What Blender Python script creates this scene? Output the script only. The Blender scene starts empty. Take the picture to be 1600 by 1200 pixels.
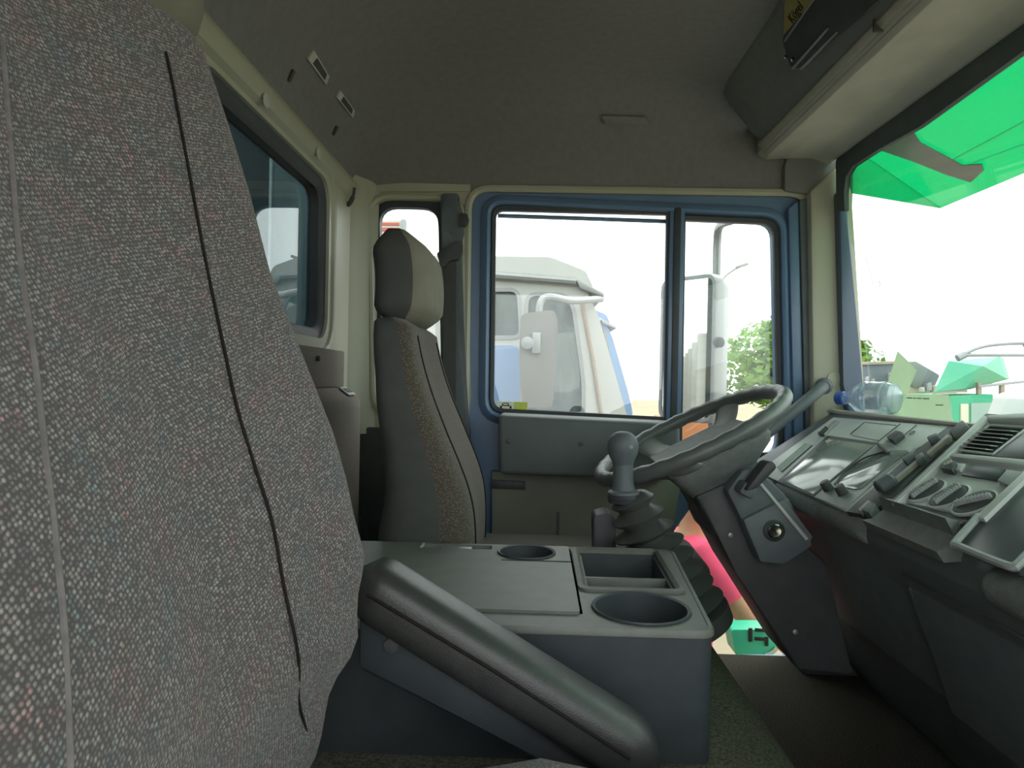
import bpy, bmesh, math, random
from mathutils import Vector, Matrix, noise
random.seed(7)
S = bpy.context.scene
COL = S.collection
# ------------------------------------------------------------------ camera, sky, sun, exposure
F = 1100.0                                            # focal length in pixels of the 1600 x 1200 frame
RC = (Matrix.Rotation(math.atan(28/F), 3, 'Z') @ Matrix.Rotation(math.pi/2 - math.atan(8/F), 3, 'X')
      @ Matrix.Rotation(math.radians(1.2), 3, 'Z'))
cd = bpy.data.cameras.new('camera'); cam = bpy.data.objects.new('camera', cd); COL.objects.link(cam)
cd.sensor_width = 36.0; cd.lens = 36.0*F/1600.0; cd.clip_start = 0.01; cd.clip_end = 400
cam.matrix_world = RC.to_4x4(); S.camera = cam
W = bpy.data.worlds.new('overcast_sky'); S.world = W; W.use_nodes = True
bg = W.node_tree.nodes['Background']; bg.inputs[0].default_value = (0.92, 0.97, 0.985, 1); bg.inputs[1].default_value = 2.8
sl = bpy.data.lights.new('sun', 'SUN'); sl.energy = 1.4; sl.angle = math.radians(25); sl.color = (1.0, 0.96, 0.88)
sun = bpy.data.objects.new('sun', sl); COL.objects.link(sun)
sun.rotation_euler = Vector((-0.45, -0.42, -0.8)).to_track_quat('-Z', 'Y').to_euler()
S.view_settings.view_transform = 'Standard'; S.view_settings.look = 'None'
S.view_settings.exposure = 0.18; S.view_settings.gamma = 1.0; S.view_settings.use_curve_mapping = False
S.cycles.use_denoising = True
S.cycles.max_bounces = 12; S.cycles.diffuse_bounces = 6; S.cycles.transparent_max_bounces = 24

# ------------------------------------------------------------------ measuring helpers (pixel of the photo + known plane -> world point)
def ray(px, py): return RC @ Vector(((px-800)/F, (600-py)/F, -1.0))
def P(px, py, Y): d = ray(px, py); return d*(Y/d.y)
def PX(px, py, X): d = ray(px, py); return d*(X/d.x)
def PZ(px, py, Z): d = ray(px, py); return d*(Z/d.z)
def PL(px, py, p, n): d = ray(px, py); return d*(p.dot(n)/d.dot(n))

# ------------------------------------------------------------------ materials
def lin(c):
    return tuple(((v/255)/12.92 if v/255 <= .04045 else ((v/255+.055)/1.055)**2.4) for v in c)
MATS = {}
def mat(name, rgb, rough=.6, spec=.4, var=.12, vscale=20, bump=0, bscale=300, metal=0, stretch=None, dust=0, alt=None):
    if name in MATS: return MATS[name]
    m = bpy.data.materials.new(name); m.use_nodes = True; nt = m.node_tree; N = nt.nodes; L = nt.links
    b = N['Principled BSDF']; c = lin(rgb)
    tc = N.new('ShaderNodeTexCoord'); mp = N.new('ShaderNodeMapping'); L.new(tc.outputs['Object'], mp.inputs[0])
    if stretch: mp.inputs['Scale'].default_value = stretch
    nz = N.new('ShaderNodeTexNoise'); nz.inputs['Scale'].default_value = vscale; nz.inputs['Detail'].default_value = 6
    L.new(mp.outputs[0], nz.inputs[0])
    rp = N.new('ShaderNodeValToRGB'); L.new(nz.outputs[0], rp.inputs[0])
    rp.color_ramp.elements[0].position = .3; rp.color_ramp.elements[1].position = .7
    lo = alt and lin(alt) or tuple(v*(1-var) for v in c)
    rp.color_ramp.elements[0].color = (*lo, 1); rp.color_ramp.elements[1].color = (*[min(1, v*(1+var)) for v in c], 1)
    L.new(rp.outputs[0], b.inputs['Base Color'])
    b.inputs['Roughness'].default_value = rough; b.inputs['Metallic'].default_value = metal
    b.inputs['Specular IOR Level'].default_value = spec
    if bump:
        n2 = N.new('ShaderNodeTexNoise'); n2.inputs['Scale'].default_value = bscale; n2.inputs['Detail'].default_value = 3
        L.new(tc.outputs['Object'], n2.inputs[0])
        bp = N.new('ShaderNodeBump'); bp.inputs['Strength'].default_value = bump; bp.inputs['Distance'].default_value = .002
        L.new(n2.outputs[0], bp.inputs['Height']); L.new(bp.outputs[0], b.inputs['Normal'])
    MATS[name] = m; return m
def fresnel(N, L):
    lw = N.new('ShaderNodeLayerWeight'); lw.inputs[0].default_value = .5
    pw = N.new('ShaderNodeMath'); pw.operation = 'POWER'; pw.inputs[1].default_value = 5; L.new(lw.outputs['Facing'], pw.inputs[0])
    ma = N.new('ShaderNodeMath'); ma.operation = 'MULTIPLY_ADD'; ma.inputs[1].default_value = .96; ma.inputs[2].default_value = .04; L.new(pw.outputs[0], ma.inputs[0])
    return ma
def glass(name, tint=(1, 1, 1), dust=.03, dustc=(.8, .82, .78), ior=1.45, rough=0.0, gloss=1.0):
    m = bpy.data.materials.new(name); m.use_nodes = True; nt = m.node_tree; N = nt.nodes; L = nt.links
    N.remove(N['Principled BSDF']); out = N['Material Output']
    t = N.new('ShaderNodeBsdfTransparent'); t.inputs[0].default_value = (*tint, 1)
    g = N.new('ShaderNodeBsdfGlossy'); g.inputs['Roughness'].default_value = rough; g.inputs[0].default_value = (gloss, gloss, gloss, 1)
    d = N.new('ShaderNodeBsdfDiffuse'); d.inputs[0].default_value = (*dustc, 1)
    fr = fresnel(N, L)
    nz = N.new('ShaderNodeTexNoise'); nz.inputs['Scale'].default_value = 9; nz.inputs['Detail'].default_value = 8
    tc = N.new('ShaderNodeTexCoord'); mp = N.new('ShaderNodeMapping'); mp.inputs['Scale'].default_value = (3, 3, .6)
    L.new(tc.outputs['Object'], mp.inputs[0]); L.new(mp.outputs[0], nz.inputs[0])
    mr = N.new('ShaderNodeMapRange'); mr.inputs[1].default_value = .3; mr.inputs[2].default_value = .8
    mr.inputs[3].default_value = dust*.4; mr.inputs[4].default_value = dust*1.7; L.new(nz.outputs[0], mr.inputs[0])
    a = N.new('ShaderNodeMixShader'); L.new(mr.outputs[0], a.inputs[0]); L.new(t.outputs[0], a.inputs[1]); L.new(d.outputs[0], a.inputs[2])
    k = N.new('ShaderNodeMixShader'); L.new(fr.outputs[0], k.inputs[0]); L.new(a.outputs[0], k.inputs[1]); L.new(g.outputs[0], k.inputs[2])
    L.new(k.outputs[0], out.inputs[0]); return m
def fabric(name, dark, light, pitch, specks=.5, rot=.35, rough=.95, bump=.6, aniso=1.35):
    """woven tweed: jittered rows of pale thread knots over a dark ground, flecked with coloured threads; uses UV in metres"""
    m = bpy.data.materials.new(name); m.use_nodes = True; nt = m.node_tree; N = nt.nodes; L = nt.links
    b = N['Principled BSDF']; b.inputs['Roughness'].default_value = rough; b.inputs['Specular IOR Level'].default_value = .15
    b.inputs['Sheen Weight'].default_value = .15
    tc = N.new('ShaderNodeTexCoord'); mp = N.new('ShaderNodeMapping'); L.new(tc.outputs['UV'], mp.inputs[0])
    mp.inputs['Scale'].default_value = (1/pitch, aniso/pitch, 1); mp.inputs['Rotation'].default_value = (0, 0, rot)
    vo = N.new('ShaderNodeTexVoronoi'); vo.inputs['Scale'].default_value = 1; vo.inputs['Randomness'].default_value = .42
    L.new(mp.outputs[0], vo.inputs[0])
    r1 = N.new('ShaderNodeValToRGB'); L.new(vo.outputs['Distance'], r1.inputs[0])
    r1.color_ramp.elements[0].position = .18; r1.color_ramp.elements[0].color = (1, 1, 1, 1)
    r1.color_ramp.elements[1].position = .52; r1.color_ramp.elements[1].color = (0, 0, 0, 1)
    # per-thread brightness
    sp = N.new('ShaderNodeSeparateColor'); L.new(vo.outputs['Color'], sp.inputs[0])
    mr = N.new('ShaderNodeMapRange'); mr.inputs[3].default_value = .35; mr.inputs[4].default_value = 1.05; L.new(sp.outputs[0], mr.inputs[0])
    mu = N.new('ShaderNodeMath'); mu.operation = 'MULTIPLY'; L.new(r1.outputs[0], mu.inputs[0]); L.new(mr.outputs[0], mu.inputs[1])
    # colour drifts of the thread
    nz = N.new('ShaderNodeTexNoise'); nz.inputs['Scale'].default_value = 26; nz.inputs['Detail'].default_value = 4; nz.inputs['Roughness'].default_value = .7
    L.new(tc.outputs['UV'], nz.inputs[0])
    rp = N.new('ShaderNodeValToRGB'); L.new(nz.outputs[0], rp.inputs[0]); cr = rp.color_ramp
    cl = lin(light)
    def mix(c, w): return tuple(cl[i]*(1-w)+lin(c)[i]*w for i in range(3))
    stops = [(.30, (70, 110, 150)), (.38, (90, 150, 150)), (.43, None), (.56, None), (.60, (205, 110, 120)), (.65, None), (.70, (205, 185, 120))]
    cr.elements[0].position, cr.elements[1].position = stops[0][0], stops[-1][0]
    cr.elements[0].color = (*mix(stops[0][1], specks), 1); cr.elements[1].color = (*mix(stops[-1][1], specks), 1)
    for p, c in stops[1:-1]:
        e = cr.elements.new(p); e.color = (*(cl if c is None else mix(c, specks)), 1)
    mx = N.new('ShaderNodeMix'); mx.data_type = 'RGBA'; L.new(mu.outputs[0], mx.inputs[0])
    mx.inputs[6].default_value = (*lin(dark), 1); L.new(rp.outputs[0], mx.inputs[7]); L.new(mx.outputs[2], b.inputs['Base Color'])
    bp = N.new('ShaderNodeBump'); bp.inputs['Strength'].default_value = bump; bp.inputs['Distance'].default_value = pitch*.3
    L.new(r1.outputs[0], bp.inputs['Height']); L.new(bp.outputs[0], b.inputs['Normal'])
    MATS[name] = m; return m

M = dict(  # blue paint, dark plastics and carpet have glare haze lifted into their colour
    cream=mat('cream_paint', (176, 176, 156), .38, .5, .04, 6),
    blue=mat('blue_paint', (100, 126, 158), .3, .5, .06, 5),
    liner=mat('roof_liner', (128, 128, 129), .95, .1, .06, 60, .25, 900),
    rearcloth=mat('mauve_wall_cloth', (136, 128, 121), .95, .1, .06, 90, .3, 900),
    header=mat('header_vinyl', (186, 185, 174), .8, .25, .07, 12, .35, 500),
    black=mat('black_plastic', (68, 72, 72), .5, .4, .12, 30, .12, 700),
    dark=mat('charcoal_plastic', (96, 104, 107), .52, .45, .10, 25, .15, 800),
    dash=mat('dash_plastic', (146, 153, 151), .45, .5, .08, 20, .2, 900),
    dashlight=mat('dash_panel_grey', (182, 188, 184), .42, .5, .06, 25, .08, 800),
    pad=mat('grained_pad', (116, 122, 120), .6, .4, .12, 60, .7, 420),
    rubber=mat('black_rubber', (62, 66, 69), .55, .4, .12, 18),
    bellow=mat('bellows_rubber', (72, 74, 71), .42, .5, .10, 14),
    consoletop=mat('console_vinyl', (106, 108, 102), .42, .5, .10, 30, .25, 900),
    console=mat('console_side', (60, 66, 69), .5, .4, .12, 24, .15, 800),
    leather=mat('armrest_vinyl', (54, 55, 54), .34, .5, .12, 40, .22, 700),
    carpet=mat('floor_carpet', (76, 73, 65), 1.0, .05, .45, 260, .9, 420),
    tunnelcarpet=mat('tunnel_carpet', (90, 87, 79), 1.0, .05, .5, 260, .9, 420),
    beige=mat('door_card', (128, 130, 116), .7, .3, .06, 10, .1, 600),
    binplastic=mat('door_bin_plastic', (94, 100, 100), .55, .4, .06, 12, .12, 700),
    vinyl=mat('seat_side_vinyl', (78, 80, 77), .7, .25, .08, 30, .2, 500),
    headcloth=mat('headrest_cloth', (132, 128, 114), .9, .15, .06, 30, .3, 1200),
    oliveclo=mat('olive_cloth', (120, 116, 102), .92, .1, .08, 30, .3, 900),
    chrome=mat('chrome', (205, 208, 205), .15, .5, .02, 10, metal=1),
    steel=mat('grey_steel', (150, 152, 152), .4, .5, .06, 12, metal=.4),
    trimgrey=mat('pale_trim', (168, 166, 154), .5, .4, .1, 60),
    thread=mat('seam_thread', (40, 36, 35), .9, .1, .2, 200),
    piping=mat('pale_piping', (170, 166, 158), .8, .2, .1, 100),
    white=mat('white_paint', (180, 181, 176), .35, .5, .04, 4),
    yellowlabel=mat('yellow_label', (150, 140, 88), .6, .3, .08, 40),
    ink=mat('dark_ink', (40, 44, 34), .7, .2, .1, 40),
    card=mat('grey_card', (214, 226, 206), .8, .2, .04, 12),
    sand=mat('sandy_ground', (160, 148, 126), .95, .1, .14, .6, .4, 12),
    concrete=mat('concrete', (176, 172, 160), .9, .2, .12, 3, .3, 40),
    bark=mat('bark', (100, 84, 66), .95, .1, .3, 12, .5, 30),
    leaf=mat('leaf_green', (110, 146, 58), .6, .3, .35, 1.2),
    teal=mat('teal_paint', (52, 190, 150), .4, .5, .06, 3),
    greyboard=mat('grey_boards', (176, 176, 172), .7, .3, .10, 4, stretch=(.4, .4, 6)),
    darkbox=mat('dark_box_body', (34, 44, 48), .6, .3, .15, 2, stretch=(3, 3, .4)),
    dustybox=mat('dusty_box_edge', (104, 114, 114), .8, .2, .25, 3, stretch=(5, 5, .4)),
    skin=mat('skin', (196, 146, 112), .55, .4, .10, 30, .15, 200),
    pink=mat('pink_cotton', (238, 92, 122), .9, .1, .10, 14, .3, 90),
    navy=mat('navy_cloth', (44, 52, 74), .9, .1, .1, 14),
    hair=mat('black_hair', (28, 24, 22), .7, .3, .2, 60),
    redstripe=mat('red_stripe', (190, 96, 74), .6, .3, .06, 4),
    orange=mat('orange_paint', (168, 106, 64), .6, .3, .1, 4),
    bluecap=mat('blue_cap', (52, 96, 176), .4, .5, .05, 20),
    gauge=mat('gauge_face', (120, 126, 122), .55, .3, .04, 12),
    screen=mat('dark_tray', (62, 69, 73), .35, .5, .08, 20),
    paper=mat('paper', (226, 226, 214), .8, .2, .03, 30),
    lime=mat('lime_print', (206, 214, 128), .8, .2, .03, 30),
)
M['seatcloth'] = fabric('tweed_seat_cloth', (80, 75, 75), (166, 159, 152), .0034, .5)
M['drvcloth'] = fabric('brown_seat_cloth', (78, 72, 64), (130, 121, 108), .0042, .0, bump=.5)
M['glass'] = glass('window_glass', (.97, .99, .97), .02)
M['rearglass'] = glass('rear_window_glass', (.40, .50, .52), .035, (.45, .52, .52))
M['screenglass'] = glass('windscreen_glass', (.95, .985, .96), .02)
M['acrylic'] = None
def acrylic():
    m = bpy.data.materials.new('green_acrylic'); m.use_nodes = True; nt = m.node_tree; N = nt.nodes; L = nt.links
    N.remove(N['Principled BSDF']); out = N['Material Output']
    t = N.new('ShaderNodeBsdfTransparent'); t.inputs[0].default_value = (.012, .44, .215, 1)
    tr = N.new('ShaderNodeBsdfTranslucent'); tr.inputs[0].default_value = (.05, .68, .42, 1)
    g = N.new('ShaderNodeBsdfGlossy'); g.inputs['Roughness'].default_value = .15
    fr = fresnel(N, L)
    a = N.new('ShaderNodeMixShader'); a.inputs[0].default_value = .3
    L.new(t.outputs[0], a.inputs[1]); L.new(tr.outputs[0], a.inputs[2])
    k = N.new('ShaderNodeMixShader'); L.new(fr.outputs[0], k.inputs[0]); L.new(a.outputs[0], k.inputs[1]); L.new(g.outputs[0], k.inputs[2])
    L.new(k.outputs[0], out.inputs[0]); return m
M['acrylic'] = acrylic()
def mirror():
    m = bpy.data.materials.new('mirror_glass'); m.use_nodes = True; b = m.node_tree.nodes['Principled BSDF']
    b.inputs['Metallic'].default_value = 1; b.inputs['Roughness'].default_value = .02; b.inputs['Base Color'].default_value = (.86, .88, .86, 1)
    return m
M['mirror'] = mirror()
M['cabglass'] = glass('hazy_cab_glass', (.50, .56, .54), .26, (.30, .35, .33))
M['pet'] = glass('clear_plastic', (.80, .88, .95), .42, (.72, .80, .88))
def papery(m, w=.5):        # thin card lets some light through
    N = m.node_tree.nodes; L = m.node_tree.links; b = N['Principled BSDF']; o = N['Material Output']
    t = N.new('ShaderNodeBsdfTranslucent'); L.new(b.inputs['Base Color'].links[0].from_socket, t.inputs[0]); x = N.new('ShaderNodeMixShader'); x.inputs[0].default_value = w
    L.new(b.outputs[0], x.inputs[1]); L.new(t.outputs[0], x.inputs[2]); L.new(x.outputs[0], o.inputs[0])
papery(M['card'], .65); papery(M['paper'], .45); papery(M['lime'], .45); papery(M['leaf'], .4)

# ------------------------------------------------------------------ object helpers
ORG = {}
def tag(o, label=None, cat=None, group=None, kind=None):
    if label: o['label'] = label
    if cat: o['category'] = cat
    if group: o['group'] = group
    if kind: o['kind'] = kind
    return o
def thing(name, label, cat, base, group=None, kind=None):
    o = bpy.data.objects.new(name, None); COL.objects.link(o); o.location = base; o.empty_display_size = .05
    ORG[o.name] = Vector(base); return tag(o, label, cat, group, kind)
def obj(name, bm, m, parent=None, label=None, smooth=35, kind=None):
    me = bpy.data.meshes.new(name)
    bmesh.ops.recalc_face_normals(bm, faces=bm.faces)
    bm.verts.ensure_lookup_table()
    if parent is not None: base = ORG[parent.name]
    else:
        xs = [v.co for v in bm.verts]
        base = Vector((sum(c.x for c in xs)/len(xs), sum(c.y for c in xs)/len(xs), min(c.z for c in xs)))
    bmesh.ops.translate(bm, verts=bm.verts, vec=-base)
    bm.to_mesh(me); bm.free()
    for k in (m if isinstance(m, (list, tuple)) else [m]): me.materials.append(k)
    if smooth:
        me.shade_smooth(); me.set_sharp_from_angle(angle=math.radians(smooth))
    o = bpy.data.objects.new(name, me); COL.objects.link(o); ORG[o.name] = Vector(base)
    if parent is not None: o.parent = parent
    else: o.location = base
    if label: o['label'] = label
    if kind: o['kind'] = kind
    return o
def one(name, bm, m, label, cat, group=None, kind=None, smooth=35):
    return tag(obj(name, bm, m, None, None, smooth), label, cat, group, kind)
NB = bmesh.new
def bev(bm, faces_or_edges, off, seg=2):
    if off > 0: bmesh.ops.bevel(bm, geom=faces_or_edges, offset=off, segments=seg, affect='EDGES', profile=.5, clamp_overlap=True)
def box(bm, lo, hi, b=0, seg=2, mtx=None):
    lo, hi = Vector(lo), Vector(hi); c = (lo+hi)/2; s = hi-lo
    X = Matrix.Translation(c) @ Matrix.Diagonal((s.x, s.y, s.z, 1))
    if mtx is not None: X = mtx @ X
    r = bmesh.ops.create_cube(bm, size=1, matrix=X)
    if b: bev(bm, list({e for v in r['verts'] for e in v.link_edges}), b, seg)
    return bm
def frame_mtx(o, x, z):
    x = Vector(x).normalized(); z = Vector(z); z = (z - x*z.dot(x)).normalized(); y = z.cross(x)
    return Matrix(((x.x, y.x, z.x, o[0]), (x.y, y.y, z.y, o[1]), (x.z, y.z, z.z, o[2]), (0, 0, 0, 1)))
def prism(bm, pts, vec, b=0, seg=2):
    pts = [Vector(p) for p in pts]; vec = Vector(vec)
    v0 = [bm.verts.new(p) for p in pts]; v1 = [bm.verts.new(p+vec) for p in pts]; n = len(pts)
    bm.faces.new(v0); bm.faces.new(v1[::-1])
    for i in range(n): bm.faces.new((v0[i], v1[i], v1[(i+1) % n], v0[(i+1) % n]))
    if b: bev(bm, list({e for v in v0+v1 for e in v.link_edges}), b, seg)
    return bm
def smoothpath(pts, k=6, closed=False):
    pts = [Vector(p) for p in pts]; n = len(pts); out = []
    rng = range(n if closed else n-1)
    for i in rng:
        p0 = pts[(i-1) % n] if closed or i else pts[0]*2-pts[1]
        p1, p2 = pts[i], pts[(i+1) % n]
        p3 = pts[(i+2) % n] if closed or i+2 < n else p2*2-p1
        for j in range(k):
            t = j/k
            out.append(.5*((2*p1)+(p2-p0)*t+(2*p0-5*p1+4*p2-p3)*t*t+(3*p1-p0-3*p2+p3)*t**3))
    if not closed: out.append(pts[-1].copy())
    return out
def tube(bm, pts, r, seg=10, closed=False, flat=None):
    pts = [Vector(p) for p in pts]; n = len(pts); rings = []; up = None
    for i, p in enumerate(pts):
        a = pts[(i-1) % n] if closed or i else p; c = pts[(i+1) % n] if closed or i < n-1 else p
        t = (c-a).normalized()
        if up is None:
            up = t.orthogonal().normalized() if flat is None else Vector(flat)
        up = (up - t*up.dot(t)).normalized(); sd = t.cross(up)
        rr = r[i] if isinstance(r, (list, tuple)) else r
        ra, rb = rr if isinstance(rr, tuple) else (rr, rr)
        rings.append([bm.verts.new(p+up*(ra*math.cos(2*math.pi*k/seg))+sd*(rb*math.sin(2*math.pi*k/seg))) for k in range(seg)])
    m = n if closed else n-1
    for i in range(m):
        A, B = rings[i], rings[(i+1) % n]
        for k in range(seg): bm.faces.new((A[k], A[(k+1) % seg], B[(k+1) % seg], B[k]))
    if not closed: bm.faces.new(rings[0][::-1]); bm.faces.new(rings[-1])
    return bm
def loft(bm, rings, cap=True, matf=None):
    """rings of equal length, closed; writes UV in metres"""
    uvl = bm.loops.layers.uv.verify(); n = len(rings[0]); R = [[bm.verts.new(p) for p in r] for r in rings]
    us = []
    for r in rings:
        u = [0]
        for k in range(n): u.append(u[-1]+(Vector(r[(k+1) % n])-Vector(r[k])).length)
        us.append([x-u[-1]/2 for x in u])
    vs = [0]
    for i in range(len(rings)-1): vs.append(vs[-1]+max((Vector(rings[i+1][k])-Vector(rings[i][k])).length for k in range(0, n, 4)))
    for i in range(len(rings)-1):
        for k in range(n):
            f = bm.faces.new((R[i][k], R[i][(k+1) % n], R[i+1][(k+1) % n], R[i+1][k]))
            for l, (u, v) in zip(f.loops, ((us[i][k], vs[i]), (us[i][k+1], vs[i]), (us[i+1][k+1], vs[i+1]), (us[i+1][k], vs[i+1]))): l[uvl].uv = (u, v)
            if matf: f.material_index = matf(i, k)
    if cap:
        f = bm.faces.new(R[0][::-1]); g = bm.faces.new(R[-1])
        if matf: f.material_index = matf(0, 0); g.material_index = matf(len(rings)-1, 0)
    return bm
def lathe(bm, prof, org, axis, seg=24, cap=True):
    """prof = [(radius, height along axis)]"""
    z = Vector(axis).normalized(); x = z.orthogonal().normalized(); y = z.cross(x); org = Vector(org); R = []
    for r, h in prof:
        R.append([bm.verts.new(org+z*h+(x*math.cos(2*math.pi*k/seg)+y*math.sin(2*math.pi*k/seg))*max(r, 1e-5)) for k in range(seg)])
    for i in range(len(prof)-1):
        for k in range(seg): bm.faces.new((R[i][k], R[i][(k+1) % seg], R[i+1][(k+1) % seg], R[i+1][k]))
    if cap: bm.faces.new(R[0][::-1]); bm.faces.new(R[-1])
    return bm
def rrect(x0, y0, x1, y1, r, k=5):
    r = r if isinstance(r, (list, tuple)) else [r]*4; out = []
    for (cx, cy, a, q) in ((x1-r[0], y1-r[0], 0, r[0]), (x0+r[1], y1-r[1], 90, r[1]), (x0+r[2], y0+r[2], 180, r[2]), (x1-r[3], y0+r[3], 270, r[3])):
        for j in range(k+1):
            t = math.radians(a+90*j/k); out.append((cx+q*math.cos(t), cy+q*math.sin(t)))
    return out
def rpoly(pts, r, k=5):
    """round the corners of a 2D polygon"""
    out = []; n = len(pts)
    for i in range(n):
        p = Vector(pts[i]); a = Vector(pts[i-1])-p; b = Vector(pts[(i+1) % n])-p
        rr = r[i] if isinstance(r, (list, tuple)) else r
        if rr <= 0: out.append((p.x, p.y)); continue
        d = min(rr, a.length*.48, b.length*.48); s = p+a.normalized()*d; e = p+b.normalized()*d
        for j in range(k+1):
            t = j/k; q = s*(1-t)**2+p*2*t*(1-t)+e*t*t; out.append((q.x, q.y))
    return out
def circle(cx, cy, r, k=28, ry=None): return [(cx+r*math.cos(2*math.pi*i/k), cy+(ry or r)*math.sin(2*math.pi*i/k)) for i in range(k)]
def plate(bm, outer, holes, f, vec):
    """flat sheet with holes; f maps 2D to 3D, vec is its thickness"""
    vec = Vector(vec); es = []; loops = []
    for lp in [outer]+list(holes):
        vs = [bm.verts.new(f(*p)) for p in lp]; loops.append(vs)
        for i in range(len(vs)): es.append(bm.edges.new((vs[i], vs[(i+1) % len(vs)])))
    r = bmesh.ops.triangle_fill(bm, edges=es, use_beauty=True, use_dissolve=False)
    fs = [g for g in r['geom'] if isinstance(g, bmesh.types.BMFace)]
    mp = {}
    for vs in loops:
        for v in vs: mp[v] = bm.verts.new(v.co+vec)
    for fc in fs: bm.faces.new([mp[v] for v in fc.verts][::-1])
    for vs in loops:
        n = len(vs)
        for i in range(n): bm.faces.new((vs[i], vs[(i+1) % n], mp[vs[(i+1) % n]], mp[vs[i]]))
    return bm
def ringsweep(bm, path, prof, f, nrm):
    """sweep a closed profile [(outward, along normal)] along a closed 2D outline"""
    n = len(path); nrm = Vector(nrm); R = []
    area = sum(path[i][0]*path[(i+1) % n][1]-path[(i+1) % n][0]*path[i][1] for i in range(n)); sg = 1 if area > 0 else -1
    for i in range(n):
        a = Vector(path[i-1]); c = Vector(path[(i+1) % n]); p = Vector(path[i])
        e1 = (p-a); e2 = (c-p)
        e1 = e1.normalized() if e1.length > 1e-7 else e2.normalized(); e2 = e2.normalized() if e2.length > 1e-7 else e1
        n1 = Vector((e1.y, -e1.x))*sg; n2 = Vector((e2.y, -e2.x))*sg; m = (n1+n2).normalized(); m = m/max(.5, m.dot(n1))
        R.append([bm.verts.new(Vector(f(p.x+m.x*o, p.y+m.y*o))+nrm*h) for o, h in prof])
    k = len(prof)
    for i in range(n):
        A, B = R[i], R[(i+1) % n]
        for j in range(k): bm.faces.new((A[j], A[(j+1) % k], B[(j+1) % k], B[j]))
    return bm
def arcs(r, n=10, a0=0, a1=360): return [(r*math.cos(math.radians(a0+(a1-a0)*i/n)), r*math.sin(math.radians(a0+(a1-a0)*i/n))) for i in range(n)]
def lerp(tab, z):
    """piecewise table [(z, v)] ascending z"""
    if z <= tab[0][0]: return tab[0][1]
    for (a, u), (b, v) in zip(tab, tab[1:]):
        if z <= b:
            t = (z-a)/(b-a); return u+(v-u)*t
    return tab[-1][1]
def lettering(text, size, mtx, m, parent, name='lettering', depth=.0004):
    cu = bpy.data.curves.new('tmp', 'FONT'); cu.body = text; cu.size = size; cu.extrude = depth; cu.align_x = 'CENTER'; cu.align_y = 'CENTER'
    t = bpy.data.objects.new('tmp', cu); COL.objects.link(t); dg = bpy.context.evaluated_depsgraph_get(); dg.update()
    me = bpy.data.meshes.new_from_object(t.evaluated_get(dg)); bm = NB(); bm.from_mesh(me); bpy.data.objects.remove(t)
    bmesh.ops.transform(bm, matrix=mtx, verts=bm.verts); bpy.data.meshes.remove(me)
    return obj(name, bm, m, parent, smooth=0)
YZ = lambda X: (lambda a, b: Vector((X, a, b)))      # 2D (y, z) on a plane of constant X
XZ = lambda Y: (lambda a, b: Vector((a, Y, b)))      # 2D (x, z) on a plane of constant Y
XY = lambda Z: (lambda a, b: Vector((a, b, Z)))
def pxz(pts, Y): return [(P(x, y, Y).x, P(x, y, Y).z) for x, y in pts]
def pyz(pts, X): return [(PX(x, y, X).y, PX(x, y, X).z) for x, y in pts]

# ================================================================== STRUCTURE OF THE CAB
GZ = -2.1                      # ground
FZ = -0.75                     # cab floor
XR = -0.49                     # rear wall
YD = 1.95                      # driver's side wall

bm = NB(); bmesh.ops.create_grid(bm, x_segments=40, y_segments=40, size=60, matrix=Matrix.Translation((0, 20, GZ)))
for v in bm.verts: v.co.z += .03*noise.noise(v.co*.3)
one('ground', bm, M['sand'], 'pale sandy yard ground outside the cab', 'ground', kind='structure')

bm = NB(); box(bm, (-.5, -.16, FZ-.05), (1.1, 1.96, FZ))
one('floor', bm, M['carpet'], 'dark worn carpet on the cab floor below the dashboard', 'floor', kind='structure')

# engine tunnel, carpeted, with rounded front edge
prof = [(XR, FZ), (XR, -.46), (.25, -.46), (.31, -.465), (.345, -.482), (.362, -.51), (.372, -.55), (.40, FZ)]
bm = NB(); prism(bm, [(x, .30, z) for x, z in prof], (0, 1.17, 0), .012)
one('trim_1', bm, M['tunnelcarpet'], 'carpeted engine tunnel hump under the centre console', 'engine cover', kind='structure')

# rear wall: painted sheet with window opening
winR = pyz([(322, 112), (515, 288), (503, 522), (300, 420)], XR)
wy0, wy1, wz0, wz1 = 1.0, 1.685, .085, .462
rw = thing('wall_rear', 'cream painted rear cab wall with a window and cloth trim', 'wall', (XR, 1, FZ), kind='structure')
bm = NB(); plate(bm, [(-.2, FZ), (1.96, FZ), (1.96, .60), (-.2, .60)], [rrect(wy0, wz0, wy1, wz1, .06), rrect(.0, wz0, .72, wz1, .06)], YZ(XR), (-.05, 0, 0))
obj('wall_sheet', bm, M['cream'], rw)
bm = NB(); ringsweep(bm, rrect(wy0-.022, wz0-.022, wy1+.022, wz1+.022, .075), [(.0, 0), (.004, .006), (.012, .008), (.018, .004), (.02, -.002), (0, -.002)], YZ(XR), (1, 0, 0))
obj('window_lip', bm, M['cream'], rw)
for px, py in ((415, 157), (497, 240)):
    c = PX(px, py, XR+.016); bm = NB(); lathe(bm, [(.013, 0), (.013, .002), (.011, .0032), (.004, .0035)], c, (1, 0, 0), 20); obj('round_plug', bm, M['header'], rw)
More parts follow.
